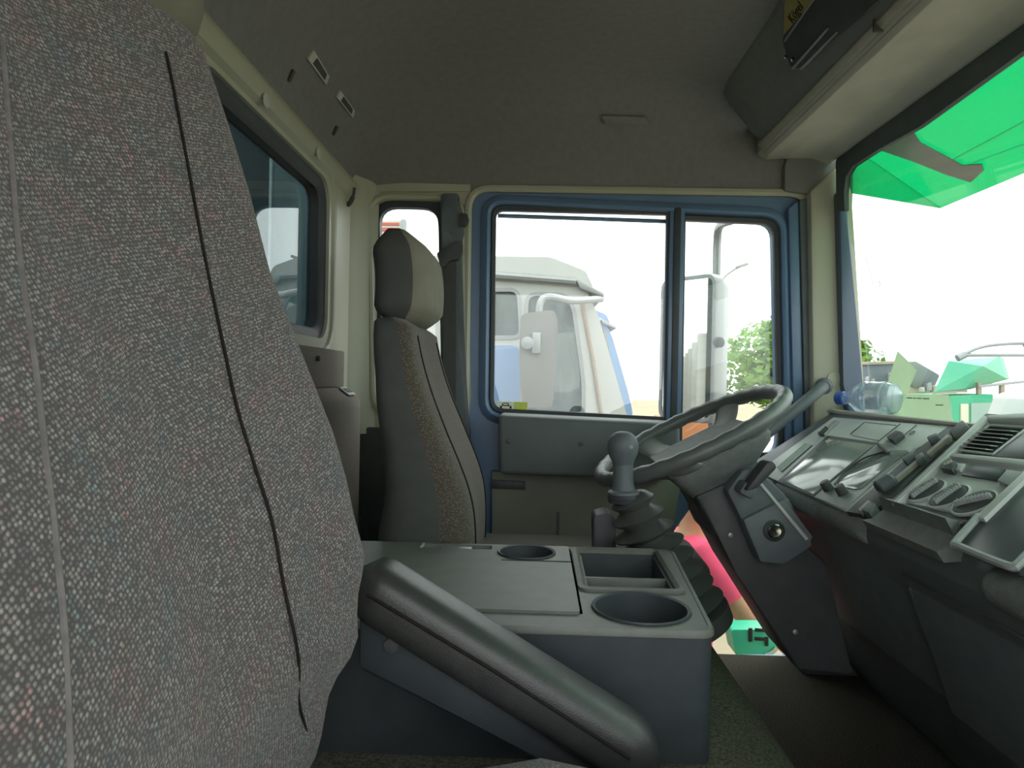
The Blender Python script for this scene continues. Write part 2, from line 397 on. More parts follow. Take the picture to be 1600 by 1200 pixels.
# upper cream rail along the roof edge
bm = NB(); prism(bm, [(XR, -.15, .472), (XR+.012, -.15, .478), (XR+.018, -.15, .50), (XR+.012, -.15, .52), (XR, -.15, .53)], (0, 2.08, 0))
obj('roof_rail', bm, M['cream'], rw)
w1 = thing('window_1', 'rear cab window in black rubber reflecting a bright side window', 'window', (XR-.04, 1.34, wz0), kind='structure')
bm = NB(); plate(bm, rrect(wy0+.005, wz0+.005, wy1-.005, wz1-.005, .055), [], YZ(XR-.042), (.004, 0, 0)); obj('pane', bm, M['rearglass'], w1)
bm = NB(); ringsweep(bm, rrect(wy0+.012, wz0+.012, wy1-.012, wz1-.012, .05), [(-.012, -.046), (-.012, -.02), (-.004, -.012), (.012, -.008), (.014, -.046)], YZ(XR), (1, 0, 0)); obj('rubber_seal', bm, M['rubber'], w1)
# cloth trim on the lower rear wall
bm = NB(); box(bm, (XR-.005, .85, -.03), (XR+.012, 1.80, .062), .004); obj('cloth_strip', bm, M['rearcloth'], rw)
bm = NB(); prism(bm, [(XR, .80, -.03), (XR+.012, .80, -.03), (XR+.045, .80, -.055), (XR+.05, .80, -.08), (XR+.05, .80, -.40), (XR, .80, -.40)], (0, 1.03, 0), .006)
pc = obj('cloth_panel', bm, M['rearcloth'], rw)
c = P(527, 587, 1.72); o = Vector((XR+.03, 1.76, -.041)); mt = frame_mtx(o, (0, 1, 0), (.6, 0, .8))
bm = NB(); box(bm, (-.032, -.016, .0), (.032, .016, .004), .001, mtx=mt); vp = obj('vent_frame', bm, M['dashlight'], rw)
bm = NB(); box(bm, (-.022, -.008, .003), (.022, .008, .0055), 0, mtx=mt); obj('vent_slot', bm, M['black'], rw)
bm = NB(); lathe(bm, [(.006, 0), (.006, .008), (.002, .009)], PX(495, 560, XR+.012), (1, 0, 0), 10); obj('screw', bm, M['black'], rw)
bm = NB(); box(bm, (XR, -.15, FZ), (XR+.03, 1.95, -.39)); obj('lower_trim', bm, M['black'], rw)

# driver's side wall with quarter window and door opening
QW = rpoly(pxz([(583, 312), (716, 316), (722, 650), (590, 640)], YD), .055)
DO = rpoly(pxz([(738, 300), (1258, 308), (1264, 730), (1250, 1080), (742, 1075), (733, 660)], YD), [.05, .05, .02, .02, .02, .03])
wl = thing('wall_left', "cream painted driver's side cab wall around the blue door", 'wall', (0, YD, FZ), kind='structure')
bm = NB(); plate(bm, [(XR-.02, -.95), (.87, -.95), (.87, .62), (XR-.02, .62)], [QW, DO, rpoly(pxz([(1325, 300), (1400, 260), (1400, 640), (1349, 610)], YD), 0)][:2], XZ(YD), (0, .05, 0))
obj('wall_sheet', bm, M['cream'], wl)
bm = NB(); ringsweep(bm, QW, [(0, 0), (.004, -.010), (.012, -.013), (.022, -.008), (.026, .002), (0, .002)], XZ(YD), (0, 1, 0)); obj('window_lip', bm, M['cream'], wl)
bm = NB(); ringsweep(bm, DO, [(0, .03), (0, -.008), (.008, -.014), (.017, -.012), (.022, .001), (.01, .03)], XZ(YD), (0, 1, 0)); obj('door_surround', bm, M['cream'], wl)
bm = NB(); box(bm, (XR, YD-.012, FZ), (P(735, 700, YD).x, YD+.0, -.142), .004); obj('lower_trim', bm, M['black'], wl)
bm = NB(); prism(bm, [(x, YD-.004, z) for x, z in pxz([(548, 284), (735, 289), (735, 300), (548, 300)], YD)], (0, .004, 0)); obj('roof_flange', bm, M['cream'], wl)
# corner post between rear wall and side wall
bm = NB(); prism(bm, [(XR, YD, -.16), (XR, YD-.075, -.16), (XR+.012, YD-.06, -.16), (XR+.035, YD-.015, -.16), (XR+.06, YD, -.16)], (0, 0, .70)); obj('corner_post', bm, M['cream'], wl)

w2 = thing('window_2', "small rounded quarter window behind the driver's headrest", 'window', (-.33, YD, -.1), kind='structure')
bm = NB(); plate(bm, QW, [], XZ(YD+.03), (0, .004, 0)); obj('pane', bm, M['glass'], w2)
QG = rpoly(pxz([(592, 322), (684, 324), (690, 640), (597, 632)], YD), .05)
bm = NB(); plate(bm, QW, [QG], XZ(YD+.005), (0, .03, 0)); obj('rubber_seal', bm, M['rubber'], w2)

# B-pillar cover
bm = NB(); prism(bm, [(x, YD-.02, z) for x, z in rpoly(pxz([(690, 305), (718, 305), (728, 560), (735, 680), (690, 680)], YD), .01)], (0, .03, 0), .005)
one('trim_2', bm, M['dark'], "dark vertical pillar cover beside the driver's headrest", 'trim', kind='structure')

# ------------------------------------------------------------------ driver's door
dr = thing('door_1', "blue driver's door with sliding window and grey lower panel", 'door', (.3, YD, -.8), kind='structure')
G1 = rpoly(pxz([(772, 324), (1045, 331), (1041, 655), (768, 641)], YD), [.03, .0, .0, .035])
G2 = rpoly(pxz([(1068, 340), (1212, 346), (1220, 712), (1062, 704)], YD), [.0, .04, .045, .01])
KW = rpoly(pxz([(1048, 838), (1096, 772), (1238, 778), (1240, 1034), (1048, 1034)], YD), [.03, .05, .02, .02, .02])
DI = [(x, z) for x, z in rpoly(pxz([(733, 295), (1263, 303), (1269, 730), (1255, 1085), (737, 1080), (728, 660)], YD), [.045, .045, .02, .02, .02, .03])]
bm = NB(); plate(bm, DI, [G1, G2, KW], XZ(YD+.006), (0, .045, 0)); obj('door_frame', bm, M['blue'], dr)
def lip(path, prof): b_ = NB(); ringsweep(b_, path, prof, XZ(YD), (0, 1, 0)); return b_
WIN = rpoly(pxz([(768, 320), (1216, 341), (1224, 716), (1062, 708), (1062, 660), (764, 645)], YD), [.035, .045, .05, .005, .005, .04])
obj('pressed_rim', lip(WIN, [(.0, .0), (.003, -.012), (.010, -.016), (.018, -.012), (.030, .0)]), M['blue'], dr)
obj('window_seal', lip(G1, [(-.006, .012), (-.006, -.002), (.004, -.006), (.010, .0), (.010, .02)]), M['rubber'], dr)
obj('window_seal', lip(G2, [(-.006, .012), (-.006, -.002), (.004, -.006), (.010, .0), (.010, .02)]), M['rubber'], dr)
bm = NB(); plate(bm, G1, [], XZ(YD+.018), (0, .004, 0)); obj('pane', bm, M['glass'], dr)
bm = NB(); plate(bm, G2, [], XZ(YD+.024), (0, .004, 0)); obj('pane', bm, M['glass'], dr)
bm = NB(); plate(bm, KW, [], XZ(YD+.03), (0, .004, 0)); obj('pane', bm, M['glass'], dr)
bm = NB(); prism(bm, [(x, YD-.012, z) for x, z in pxz([(1046, 322), (1069, 323), (1062, 664), (1040, 662)], YD)], (0, .03, 0), .003); obj('window_divider', bm, M['blue'], dr)
bm = NB(); prism(bm, [(x, YD-.016, z) for x, z in pxz([(1052, 326), (1063, 326), (1056, 662), (1046, 662)], YD)], (0, .006, 0), .002); obj('divider_rubber', bm, M['rubber'], dr)
bm = NB(); tube(bm, [P(778, 337, YD+.03), P(900, 341, YD+.03), P(1044, 346, YD+.03)], .006, 8); obj('upper_run_bar', bm, M['blue'], dr)
# dark storage bin along the sill
Yb = 1.80
bp = pxz([(778, 648), (1062, 662), (1064, 752), (780, 741)], Yb)
bm = NB(); prism(bm, [(x, Yb, z) for x, z in bp], (0, YD-.004-Yb, 0), .012, 3); db = obj('door_bin', bm, M['binplastic'], dr)
for px, py in ((794, 690), (907, 694), (1050, 702)):
    bm = NB(); lathe(bm, [(.006, 0), (.006, .002), (.003, .003)], P(px, py, Yb-.0005), (0, -1, 0), 12); obj('screw', bm, M['black'], db)
# grey door card
bm = NB(); prism(bm, [(x, YD-.03, z) for x, z in rpoly(pxz([(768, 736), (1066, 748), (1056, 800), (1032, 1040), (768, 1040)], YD-.03), [0, .0, .03, .03, 0])], (0, .03, 0), .006); dc = obj('door_card', bm, M['beige'], dr)
bm = NB(); prism(bm, [(x, YD-.036, z) for x, z in pxz([(768, 749), (821, 752), (821, 765), (768, 763)], YD-.03)], (0, .01, 0), .002); hl = obj('latch_recess', bm, M['black'], dc)
bm = NB(); tube(bm, [P(872, 800, YD-.032), P(872, 845, YD-.032)], .003, 6); obj('card_groove', bm, M['dark'], dc)
# sticker on the pane
st = thing('window_sticker', 'small white and lime sticker in the lower corner of the driver window', 'sticker', P(800, 640, YD+.016))
bm = NB(); prism(bm, [(x, YD+.0165, z) for x, z in pxz([(776, 627), (803, 628), (803, 640), (776, 639)], YD)], (0, .001, 0)); obj('sticker_sheet', bm, M['paper'], st)
bm = NB(); prism(bm, [(x, YD+.0165, z) for x, z in pxz([(803, 628), (824, 629), (824, 641), (803, 640)], YD)], (0, .001, 0)); obj('sticker_sheet', bm, M['lime'], st)
bm = NB()
for q in ([(784, 633), (796, 633.4), (796, 635), (784, 634.6)], [(781, 634), (784, 634), (784, 638.5), (781, 638.4)], [(796, 634.5), (799, 634.6), (799, 639), (796, 638.9)], [(786, 629.5), (793, 629.7), (793, 631), (786, 630.8)], [(784, 631), (786, 630), (786, 633), (784, 633)], [(793, 630), (795, 631), (795, 633), (793, 633)]):
    prism(bm, [(x, YD+.016, z) for x, z in pxz(q, YD)], (0, .0006, 0))
obj('printed_icon', bm, M['ink'], st)

# ------------------------------------------------------------------ ceiling
def g(d, s): t = max(0, min(1, d/s)); return (1-(1-t)**3)**.62
def ceilz(x, y): return .515+.255*g(x-XR, .45)*g(YD-y, .40-.30*max(0, min(1, (x-.15)/.35)))
xs = [XR+.45*(i/14)**2.2 for i in range(15)]+[-.04+.80*i/7 for i in range(1, 8)]
ys = [YD-.40*(i/18)**2.6 for i in range(19)]+[1.55-1.75*i/8 for i in range(1, 9)]
bm = NB(); gv = [[bm.verts.new((x, y, ceilz(x, y))) for y in ys] for x in xs]
for i in range(len(xs)-1):
    for j in range(len(ys)-1): bm.faces.new((gv[i][j], gv[i][j+1], gv[i+1][j+1], gv[i+1][j]))
ret = bmesh.ops.extrude_face_region(bm, geom=bm.faces[:]); bmesh.ops.translate(bm, verts=[v for v in ret['geom'] if isinstance(v, bmesh.types.BMVert)], vec=(0, 0, .03))
ce = thing('ceiling', 'dark grey brown cloth headliner curving down to the walls', 'ceiling', (.1, 1, .52), kind='structure')
obj('headliner', bm, M['liner'], ce, smooth=60)
def onceil(px, py):
    d = ray(px, py); lo, hi = .3, 2.4
    for _ in range(50):
        m = (lo+hi)/2; p = d*(m/d.y)
        if p.y < YD-.0005 and p.x > XR+.0005 and p.z < ceilz(p.x, p.y): lo = m
        else: hi = m
    return d*(lo/d.y)
for quad, nm in (([(478, 91), (488, 77), (512, 117), (507, 131)], 'vent_slot'), ([(524, 151), (530, 140), (552, 171), (549, 183)], 'vent_slot')):
    a = [onceil(*q) for q in quad]; c = sum(a, Vector())/4; n = (a[1]-a[0]).cross(a[2]-a[1]).normalized()
    if n.dot(c) > 0: n = -n
    bm = NB(); prism(bm, [q+n*.0 for q in a], n*.006, .001); vf = obj('vent_frame', bm, M['dashlight'], ce)
    bm = NB(); prism(bm, [c+(q-c)*Vector((.62, .62, .62)).x+n*.005 for q in a], n*.003); obj('vent_slot', bm, M['black'], vf)
for px, py in ((453, 117), (522, 203)):
    p = onceil(px, py); n = Vector((.8, -.2, -.5)).normalized()
    bm = NB(); box(bm, (-.004, -.004, -.012), (.004, .004, .012), .002, mtx=frame_mtx(p+n*.003, n, (0, 0, 1))); obj('coat_clip', bm, M['black'], ce)
a = [onceil(*q) for q in ((940, 178), (1008, 180), (1016, 193), (946, 191))]
bm = NB(); prism(bm, [q+Vector((0, -.002, -.002)) for q in a], (0, -.004, -.006), .001); obj('lamp_cover', bm, M['liner'], ce)

# ------------------------------------------------------------------ front header, A-pillar, windscreen
WB, WT = Vector((.905, 0, -.12)), Vector((.80, 0, .56))         # windscreen line in XZ
hp = [(.60, .618), (.625, .606), (.68, .612), (.75, .612), (.79, .596), (.80, .60), (.82, .64), (.82, .68), (.60, .70)]
bm = NB(); prism(bm, [(x, -.2, z) for x, z in hp], (0, 2.13, 0), .008)
one('trim_3', bm, M['header'], 'pale grey padded header above the windscreen', 'trim', kind='structure')
hs = [PX(1326, 300, .80), PX(1340, 272, .80), PX(1420, 212, .80), PX(1600, 62, .80)]
so_ = [PX(x, y, .795) for x, y in ((1306, 330), (1305, 252), (1313, 230), (1409, 162), (1600, 14))]; si_ = [PX(x, y, .795) for x, y in ((1600, 79), (1435, 199), (1375, 232), (1332, 258), (1321, 275), (1318, 300), (1320, 330))]
bm = NB(); prism(bm, so_+[Vector((.795, -.2, so_[-1].z)), Vector((.795, -.2, si_[0].z))]+si_, (.012, 0, 0), .003)
one('trim_4', bm, mat('seal_rubber', (86, 97, 98), .6, .3, .08, 14), 'black rubber seal along the top edge of the windscreen', 'trim', kind='structure')
ap = thing('trim_5', "windscreen pillar at the driver's side, cream with blue edges", 'trim', (.75, 1.9, -.2), kind='structure')
def strip(pts, Y, th, m, name, b=.006):
    bm = NB(); prism(bm, [P(x, y, Y) for x, y in pts], (0, th, 0), b); return obj(name, bm, m, ap)
bm = NB(); prism(bm, [P(x, y, 1.925) for x, y in ((1226, 258), (1236, 230), (1330, 205), (1330, 290), (1268, 304), (1226, 298))], (0, .03, 0), .008); obj('corner_filler', bm, mat('corner_vinyl', (128, 131, 128), .8, .2, .06, 12, .3, 500), ap)
strip([(1266, 298), (1318, 250), (1330, 300), (1352, 640), (1352, 720), (1272, 720)], 1.90, .06, M['cream'], 'pillar_core', .012)
strip([(1309, 300), (1322, 290), (1349, 612), (1349, 660), (1328, 660), (1318, 600)], 1.875, .04, mat('slate_blue_paint', (84, 98, 120), .35, .5, .05, 6), 'blue_edge', .006)
strip([(1249, 312), (1268, 306), (1275, 600), (1278, 730), (1260, 730)], 1.925, .03, M['dark'], 'door_seal', .006)
strip([(1232, 325), (1248, 312), (1258, 720), (1242, 728)], 1.93, .03, M['blue'], 'blue_channel', .006)
bm = NB(); lathe(bm, [(.019, 0), (.019, .002), (.017, .003), (.004, .0035)], P(1303, 592, 1.899), (0, -1, 0), 20); obj('round_plug', bm, M['cream'], ap)
ws = thing('window_3', 'wide front windscreen above the dashboard', 'window', (.9, 1, -.12), kind='structure')
bm = NB(); prism(bm, [(WB.x, -.2, WB.z), (WB.x, 1.86, WB.z), (WT.x, 1.86, WT.z), (WT.x, -.2, WT.z)], (.005, 0, .001)); obj('pane', bm, M['screenglass'], ws)
bm = NB(); tube(bm, [PX(x, y, .83) for x, y in ((1352, 402), (1358, 420), (1364, 444))], .0006, 5); obj('scratch', bm, M['ink'], ws)
bm = NB(); tube(bm, [PX(x, y, .83) for x, y in ((1373, 439), (1376, 445), (1372, 449))], .0008, 5); obj('scratch', bm, M['ink'], ws)

# passenger side wall with the open door aperture (behind the camera)
bm = NB(); plate(bm, [(XR-.02, FZ-.1), (1.06, FZ-.1), (1.06, .80), (XR-.02, .80)], [rrect(-.38, FZ-.05, .80, .50, .06)], XZ(-.2), (0, -.05, 0))
one('wall_right', bm, M['cream'], 'cream cab wall around the open passenger door', 'wall', kind='structure')
# kick panel in the driver's footwell and firewall
bm = NB(); box(bm, (.72, 1.83, FZ), (1.06, 1.94, -.18), .01)
one('trim_6', bm, M['black'], "dark kick panel at the side of the driver's footwell", 'trim', kind='structure')
bm = NB(); box(bm, (1.02, -.2, FZ-.1), (1.06, 1.95, -.10))
one('wall_front', bm, M['black'], 'black firewall behind the dashboard', 'wall', kind='structure')

# ================================================================== DASHBOARD
DA, DBk = Vector((.55, 0, -.212)), Vector((.77, 0, -.07))
DS = (DBk-DA).normalized(); DN = Vector((-DS.z, 0, DS.x))
def dp(px, py, off=0.0): return PL(px, py, DA+DN*off, DN)
def dquad(bm, pts, off0, off1, b=0, seg=2): return prism(bm, [dp(x, y, off1) for x, y in pts], -DN*(off1-off0), b, seg)
da = thing('dashboard', 'grey moulded truck dashboard with instruments, vents and heater dials', 'dashboard', (.75, 1.0, FZ))
prof = [(.556, -.222), (.565, -.207), (.77, -.07), (.785, -.066), (.86, -.074), (1.01, -.09), (1.01, FZ+.002), (.86, FZ+.002), (.75, -.60), (.68, -.50), (.60, -.315), (.572, -.275), (.556, -.25)]
bm = NB(); prism(bm, [(x, -.18, z) for x, z in prof], (0, 2.0, 0), .004); obj('dash_body', bm, M['dark'], da)
bm = NB(); prism(bm, [(x, 1.18, z+.0015) for x, z in ((.772, -.070), (.785, -.066), (.86, -.074), (.895, -.078), (.895, -.09), (.772, -.09))], (0, .66, 0)); obj('top_shelf', bm, M['dashlight'], da)
bm = NB(); tube(bm, [(.772, 1.835, -.066), (.772, 1.2, -.066)], .006, 8); obj('shelf_edge', bm, M['trimgrey'], da)
# padded lip below the instrument binnacle, in segments
for y0, y1 in ((1.80, 1.585), (1.58, 1.345), (1.34, 1.165), (.86, .55), (.545, -.15)):
    bm = NB(); pts = [Vector((.567, y0+(y1-y0)*t, -.236)) for t in (0, .02, .06, .5, .94, .98, 1)]
    tube(bm, pts, [.018, .023, .026, .026, .026, .023, .018], 16); obj('padded_lip', bm, M['pad'], da)
# binnacle face panel
bm = NB(); dquad(bm, [(1183, 737), (1302, 652), (1500, 667), (1432, 700), (1326, 800)], -.002, .003, .001); face = obj('binnacle_face', bm, M['dashlight'], da)
bm = NB(); dquad(bm, [(1214, 729), (1257, 692), (1269, 695), (1221, 737)], .003, .005, .0005); sv = obj('side_vent', bm, M['ink'], face)
for k in range(5):
    t = (k+.5)/5
    a = [(1214+7*t, 729+8*t), (1257+12*t, 692+3*t)]
    bm = NB(); tube(bm, [dp(*a[0], .006), dp(*a[1], .006)], .0014, 6); obj('slat', bm, M['dashlight'], da)
# instrument hood frame and covers
fr = [(1216, 750), (1293, 680), (1371, 691), (1270, 776)]
bm = NB(); dquad(bm, fr, .002, .0045, .001); obj('instrument_frame', bm, M['black'], da)
bm = NB(); dquad(bm, [(1222, 750), (1293, 685), (1364, 695), (1270, 772)], .003, .0062, .001); ig = obj('instrument_cover', bm, mat('instrument_lens', (132, 140, 134), .12, .7, .04, 8), da)
bm = NB(); dquad(bm, [(1289, 689), (1296, 686), (1300, 688), (1292, 692)], .006, .0068); obj('warning_label', bm, M['paper'], da)
bm = NB(); dquad(bm, [(1272, 776), (1373, 693), (1430, 699), (1342, 775), (1321, 796)], .002, .0045, .001); obj('tachograph_frame', bm, M['dash'], da)
bm = NB(); dquad(bm, rpoly([(1304, 758), (1330, 728), (1384, 704), (1424, 703), (1385, 728), (1341, 765)], 9), .004, .0068, .001); obj('tachograph_cover', bm, MATS['instrument_lens'], da)
bm = NB(); tube(bm, smoothpath([dp(1304, 757, .008), dp(1320, 737, .008), dp(1348, 717, .008), dp(1380, 706, .008)]), .0018, 6); obj('cover_rim', bm, M['rubber'], da)
bm = NB(); tube(bm, [dp(1371, 693, .008), dp(1380, 701, .01), dp(1389, 708, .009)], .003, 8); obj('cover_latch', bm, M['black'], da)
for px, py in ((1295, 765), (1318, 772)):
    bm = NB(); lathe(bm, [(.010, 0), (.009, .014), (.0085, .018), (.002, .019)], dp(px, py, .004), DN, 14); obj('trip_knob', bm, M['black'], da)
# upper blank panel, rocker, lever
bm = NB(); dquad(bm, [(1329, 679), (1351, 660), (1400, 665), (1373, 688)], .002, .0045, .001); obj('blank_panel', bm, M['dashlight'], da)
bm = NB(); tube(bm, [dp(1329, 678, .004), dp(1351, 660, .004), dp(1400, 665, .004)], .0013, 6); obj('panel_groove', bm, M['black'], da)
for x0, y0, x1, y1 in ((1372, 690, 1407, 662), (1398, 692, 1432, 664)):
    bm = NB(); tube(bm, [dp(x0, y0, .0035), dp(x1, y1, .0035)], .0009, 6); obj('panel_groove', bm, M['black'], da)
bm = NB(); dquad(bm, [(1384, 682), (1400, 671), (1410, 674), (1394, 687)], .002, .016, .003); obj('rocker_switch', bm, M['black'], da)
bm = NB(); dquad(bm, [(1384, 684), (1393, 686), (1392, 689), (1383, 687)], .002, .008, .001); obj('rocker_base', bm, M['dashlight'], da)
bm = NB(); tube(bm, [dp(1425, 676, .004)+DS*(.006*math.cos(t*.7))+Vector((0, 1, 0))*(.006*math.sin(t*.7)) for t in range(9)], .0007, 5); obj('round_mark', bm, M['dark'], da)
bm = NB(); dquad(bm, [(1279, 678), (1303, 656), (1310, 657), (1288, 679)], .002, .007, .002); obj('lever_slot', bm, M['dash'], da)
bm = NB(); tube(bm, [dp(1281, 677, .006), dp(1284, 676, .016), dp(1292, 668, .02)], .005, 8); obj('small_lever', bm, M['black'], da)
# channel of rockers between the binnacle and the centre stack
bm = NB(); dquad(bm, [(1322, 799), (1432, 702), (1484, 664), (1510, 662), (1392, 782), (1350, 804)], -.02, .004, .001); obj('switch_channel', bm, M['black'], da)
for q in ([(1408, 716), (1424, 704), (1430, 707), (1414, 720)], [(1447, 682), (1463, 675), (1466, 679), (1451, 688)], [(1428, 712), (1440, 705), (1444, 712), (1432, 721)], [(1385, 745), (1394, 739), (1399, 745), (1390, 752)]):
    bm = NB(); dquad(bm, q, .0, .016, .003); obj('rocker_switch', bm, M['dark'], da)
for q in ([(1398, 745), (1433, 716), (1436, 719), (1400, 749)], [(1447, 706), (1480, 678), (1484, 681), (1450, 710)], [(1340, 795), (1356, 781), (1360, 783), (1344, 799)]):
    bm = NB(); dquad(bm, q, .0, .011, .0015); obj('pale_blade', bm, M['trimgrey'], da)
bm = NB(); lathe(bm, [(.013, -.014), (.015, -.012), (.015, .012), (.013, .014)], dp(1384, 758, .008), DS, 18); dl = obj('thumb_wheel', bm, M['dark'], da)
bm = NB(); dquad(bm, [(1345, 796), (1356, 783), (1368, 786), (1358, 802)], .0, .018, .003); obj('toggle_base', bm, M['dark'], da)
bm = NB(); dquad(bm, [(1481, 673), (1503, 654), (1513, 664), (1492, 685)], .0, .03, .004); obj('end_block', bm, M['black'], da)
# centre stack, raised and turned to the driver
OC = .030
bm = NB(); prism(bm, [dp(1388, 784, OC-.006), dp(1540, 645, OC-.006), (.80, .30, dp(1540, 645, OC-.006).z), (.575, .30, dp(1388, 784, OC-.006).z)], -DN*.07, .003); obj('stack_body', bm, M['pad'], da)
def rail(pts, off0, off1, b=.0015): bm = NB(); dquad(bm, pts, off0, off1, b); return obj('stack_rail', bm, M['dashlight'], da)
rail([(1392, 786), (1536, 649), (1546, 651), (1402, 783)], OC-.02, OC+.006)
rail([(1479, 712), (1484, 707), (1610, 718), (1604, 727)], OC-.02, OC+.003)
rail([(1536, 649), (1610, 644), (1640, 652), (1544, 655)], OC-.02, OC+.006)
rail([(1600, 735), (1612, 737), (1537, 810), (1524, 806)], OC-.02, OC+.003)
# square air vent with slats
vt = [(1496, 703), (1546, 664), (1606, 668), (1552, 710)]
bm = NB(); dquad(bm, vt, OC-.02, OC-.004, .001); ve = obj('air_vent', bm, M['black'], da)
for i in range(4):
    a, b_ = vt[i], vt[(i+1) % 4]; bm = NB(); tube(bm, [dp(*a, OC), dp(*b_, OC)], .0022, 6); obj('vent_frame', bm, M['dashlight'], ve)
for k in range(6):
    t = (k+.6)/6.3; a = (1499+44*t, 701-34*t); b_ = (1541+50*t, 706-36*t)
    m_ = frame_mtx((dp(*a, OC)+dp(*b_, OC))/2, dp(*b_, OC)-dp(*a, OC), DN+DS*.8); L_ = (dp(*b_, OC)-dp(*a, OC)).length
    bm = NB(); box(bm, (-L_/2, -.006, -.0008), (L_/2, .006, .0008), .0004, 1, m_); obj('slat', bm, M['dashlight'], ve)
bm = NB(); dquad(bm, [(1552, 712), (1600, 676), (1640, 690), (1640, 722)], OC-.01, OC+.001, .001); obj('blank_cover', bm, M['screen'], da)
# heater control panel
bm = NB(); dquad(bm, [(1404, 783), (1474, 716), (1600, 733), (1528, 806)], OC-.02, OC-.004, .001); hp_ = obj('heater_panel', bm, M['dashlight'], da)
bm = NB(); dquad(bm, [(1402, 781), (1474, 712), (1486, 709), (1482, 720), (1416, 781)], OC-.018, OC-.0025); obj('panel_shadow_gap', bm, M['dark'], da)
def dial(px, py, ra, kn):
    c = dp(px, py, OC-.004); bm = NB(); lathe(bm, [(ra*1.12, -.001), (ra*1.12, .002), (ra*1.02, .0035), (ra*.98, .001), (ra*.98, -.001)], c, DN, 28, False); d = obj('dial_rim', bm, M['dashlight'], da)
    bm = NB(); lathe(bm, [(ra*.97, 0), (ra*.95, .003), (ra*.6, .004), (.002, .0042)], c, DN, 28); d = obj('heater_dial', bm, M['black'], da)
    ax = (DS*math.cos(kn)+Vector((0, 1, 0))*math.sin(kn))
    m_ = frame_mtx(c+DN*.009, ax, DN); bm = NB(); box(bm, (-ra*.86, -.0035, -.007), (ra*.86, .0035, .001), .0015, 2, m_)
    for k in range(9): box(bm, (-ra*.7+k*ra*.17, -.0042, -.004), (-ra*.7+k*ra*.17+.0018, .0042, .0018), 0, 1, m_)
    obj('knurled_grip', bm, M['dash'], d)
dial(1447, 768, .027, .1); dial(1483, 777, .027, .15); dial(1523, 787, .027, -.8)
bm = NB(); dquad(bm, [(1468, 730), (1483, 713), (1494, 722), (1487, 734)], OC-.006, OC+.006, .002); sw = obj('rocker_switch', bm, M['black'], da, label='air conditioning switch with a white snowflake')
c = dp(1481, 723, OC+.0065)
bm = NB()
for k in range(3):
    m_ = frame_mtx(c, DS*math.cos(k*math.pi/3)+Vector((0, 1, 0))*math.sin(k*math.pi/3), DN); box(bm, (-.0065, -.0006, 0), (.0065, .0006, .0008), 0, 1, m_)
    for s in (-1, 1):
        for q in (-1, 1):
            m2 = m_ @ Matrix.Translation((s*.004, 0, 0)) @ Matrix.Rotation(q*.9*s if s > 0 else q*.9*s+math.pi, 4, 'Z'); box(bm, (0, -.0005, 0), (.0028, .0005, .0008), 0, 1, m2)
obj('snowflake', bm, M['paper'], sw)
bm = NB(); dquad(bm, [(1487, 732), (1494, 723), (1508, 724), (1500, 735)], OC-.006, OC+.001, .001); obj('switch_lamp', bm, M['dashlight'], da)
bm = NB(); dquad(bm, [(1501, 741), (1516, 725), (1571, 733), (1557, 750)], OC-.008, OC-.001, .001); obj('dark_display', bm, M['screen'], da)
bm = NB(); dquad(bm, [(1558, 750), (1573, 733), (1598, 737), (1575, 757)], OC-.008, OC+.003, .001); obj('blank_switch', bm, M['dash'], da)
# padded scoop handle below the heater panel
r0, r1 = [], []
for R_, T_, B_ in ((r0, (1379, 778), (1346, 812)), (r1, (1484, 812), (1463, 862))):
    t = dp(*T_, OC+.004); b_ = PX(*B_, .525)
    R_ += [t, t+Vector((-.006, 0, .002)), t.lerp(b_, .35)+Vector((.012, 0, -.006)), t.lerp(b_, .7)+Vector((.006, 0, -.008)), b_, b_+Vector((.01, 0, -.014)), b_+Vector((.05, 0, -.01)), t+Vector((.03, 0, -.02)), t+Vector((.016, 0, -.002))]
bm = NB(); loft(bm, [[p.lerp(q, s) for p, q in zip(r0, r1)] for s in (0, .03, .2, .4, .6, .8, .97, 1)]); obj('padded_handle', bm, M['pad'], da)
bm = NB(); lathe(bm, [(.005, 0), (.005, .002), (.002, .003)], dp(1506, 818, OC), DN, 12); obj('screw', bm, M['black'], da)
# dark open tray towards the passenger
tr = rpoly([(1492, 846), (1560, 778), (1640, 735), (1700, 790), (1600, 868), (1584, 882)], [3, 3, 0, 0, 8, 8])
bm = NB(); dquad(bm, tr, OC-.02, OC-.003, .001); obj('tray_floor', bm, M['screen'], da)
bm = NB(); tube(bm, smoothpath([dp(1530, 806, OC), dp(1494, 847, OC), dp(1498, 853, OC), dp(1574, 884, OC), dp(1590, 882, OC), dp(1604, 868, OC), dp(1640, 836, OC)], 4), .005, 8); obj('tray_edge', bm, M['dash'], da)
# seams on the lower stack panel
bm = NB(); tube(bm, [PX(1408, 868, .583), PX(1500, 922, .583), PX(1604, 978, .583)], .0022, 6); obj('lower_seam', bm, M['dashlight'], da)
bm = NB(); prism(bm, [(.574, 1.10, -.285), (.594, 1.10, -.31), (.672, 1.12, -.51), (.742, 1.14, -.61), (.83, 1.15, -.72), (.98, 1.15, -.72), (.98, 1.10, -.285)], (0, -1.2, 0), .004); obj('lower_stack', bm, M['dark'], da)

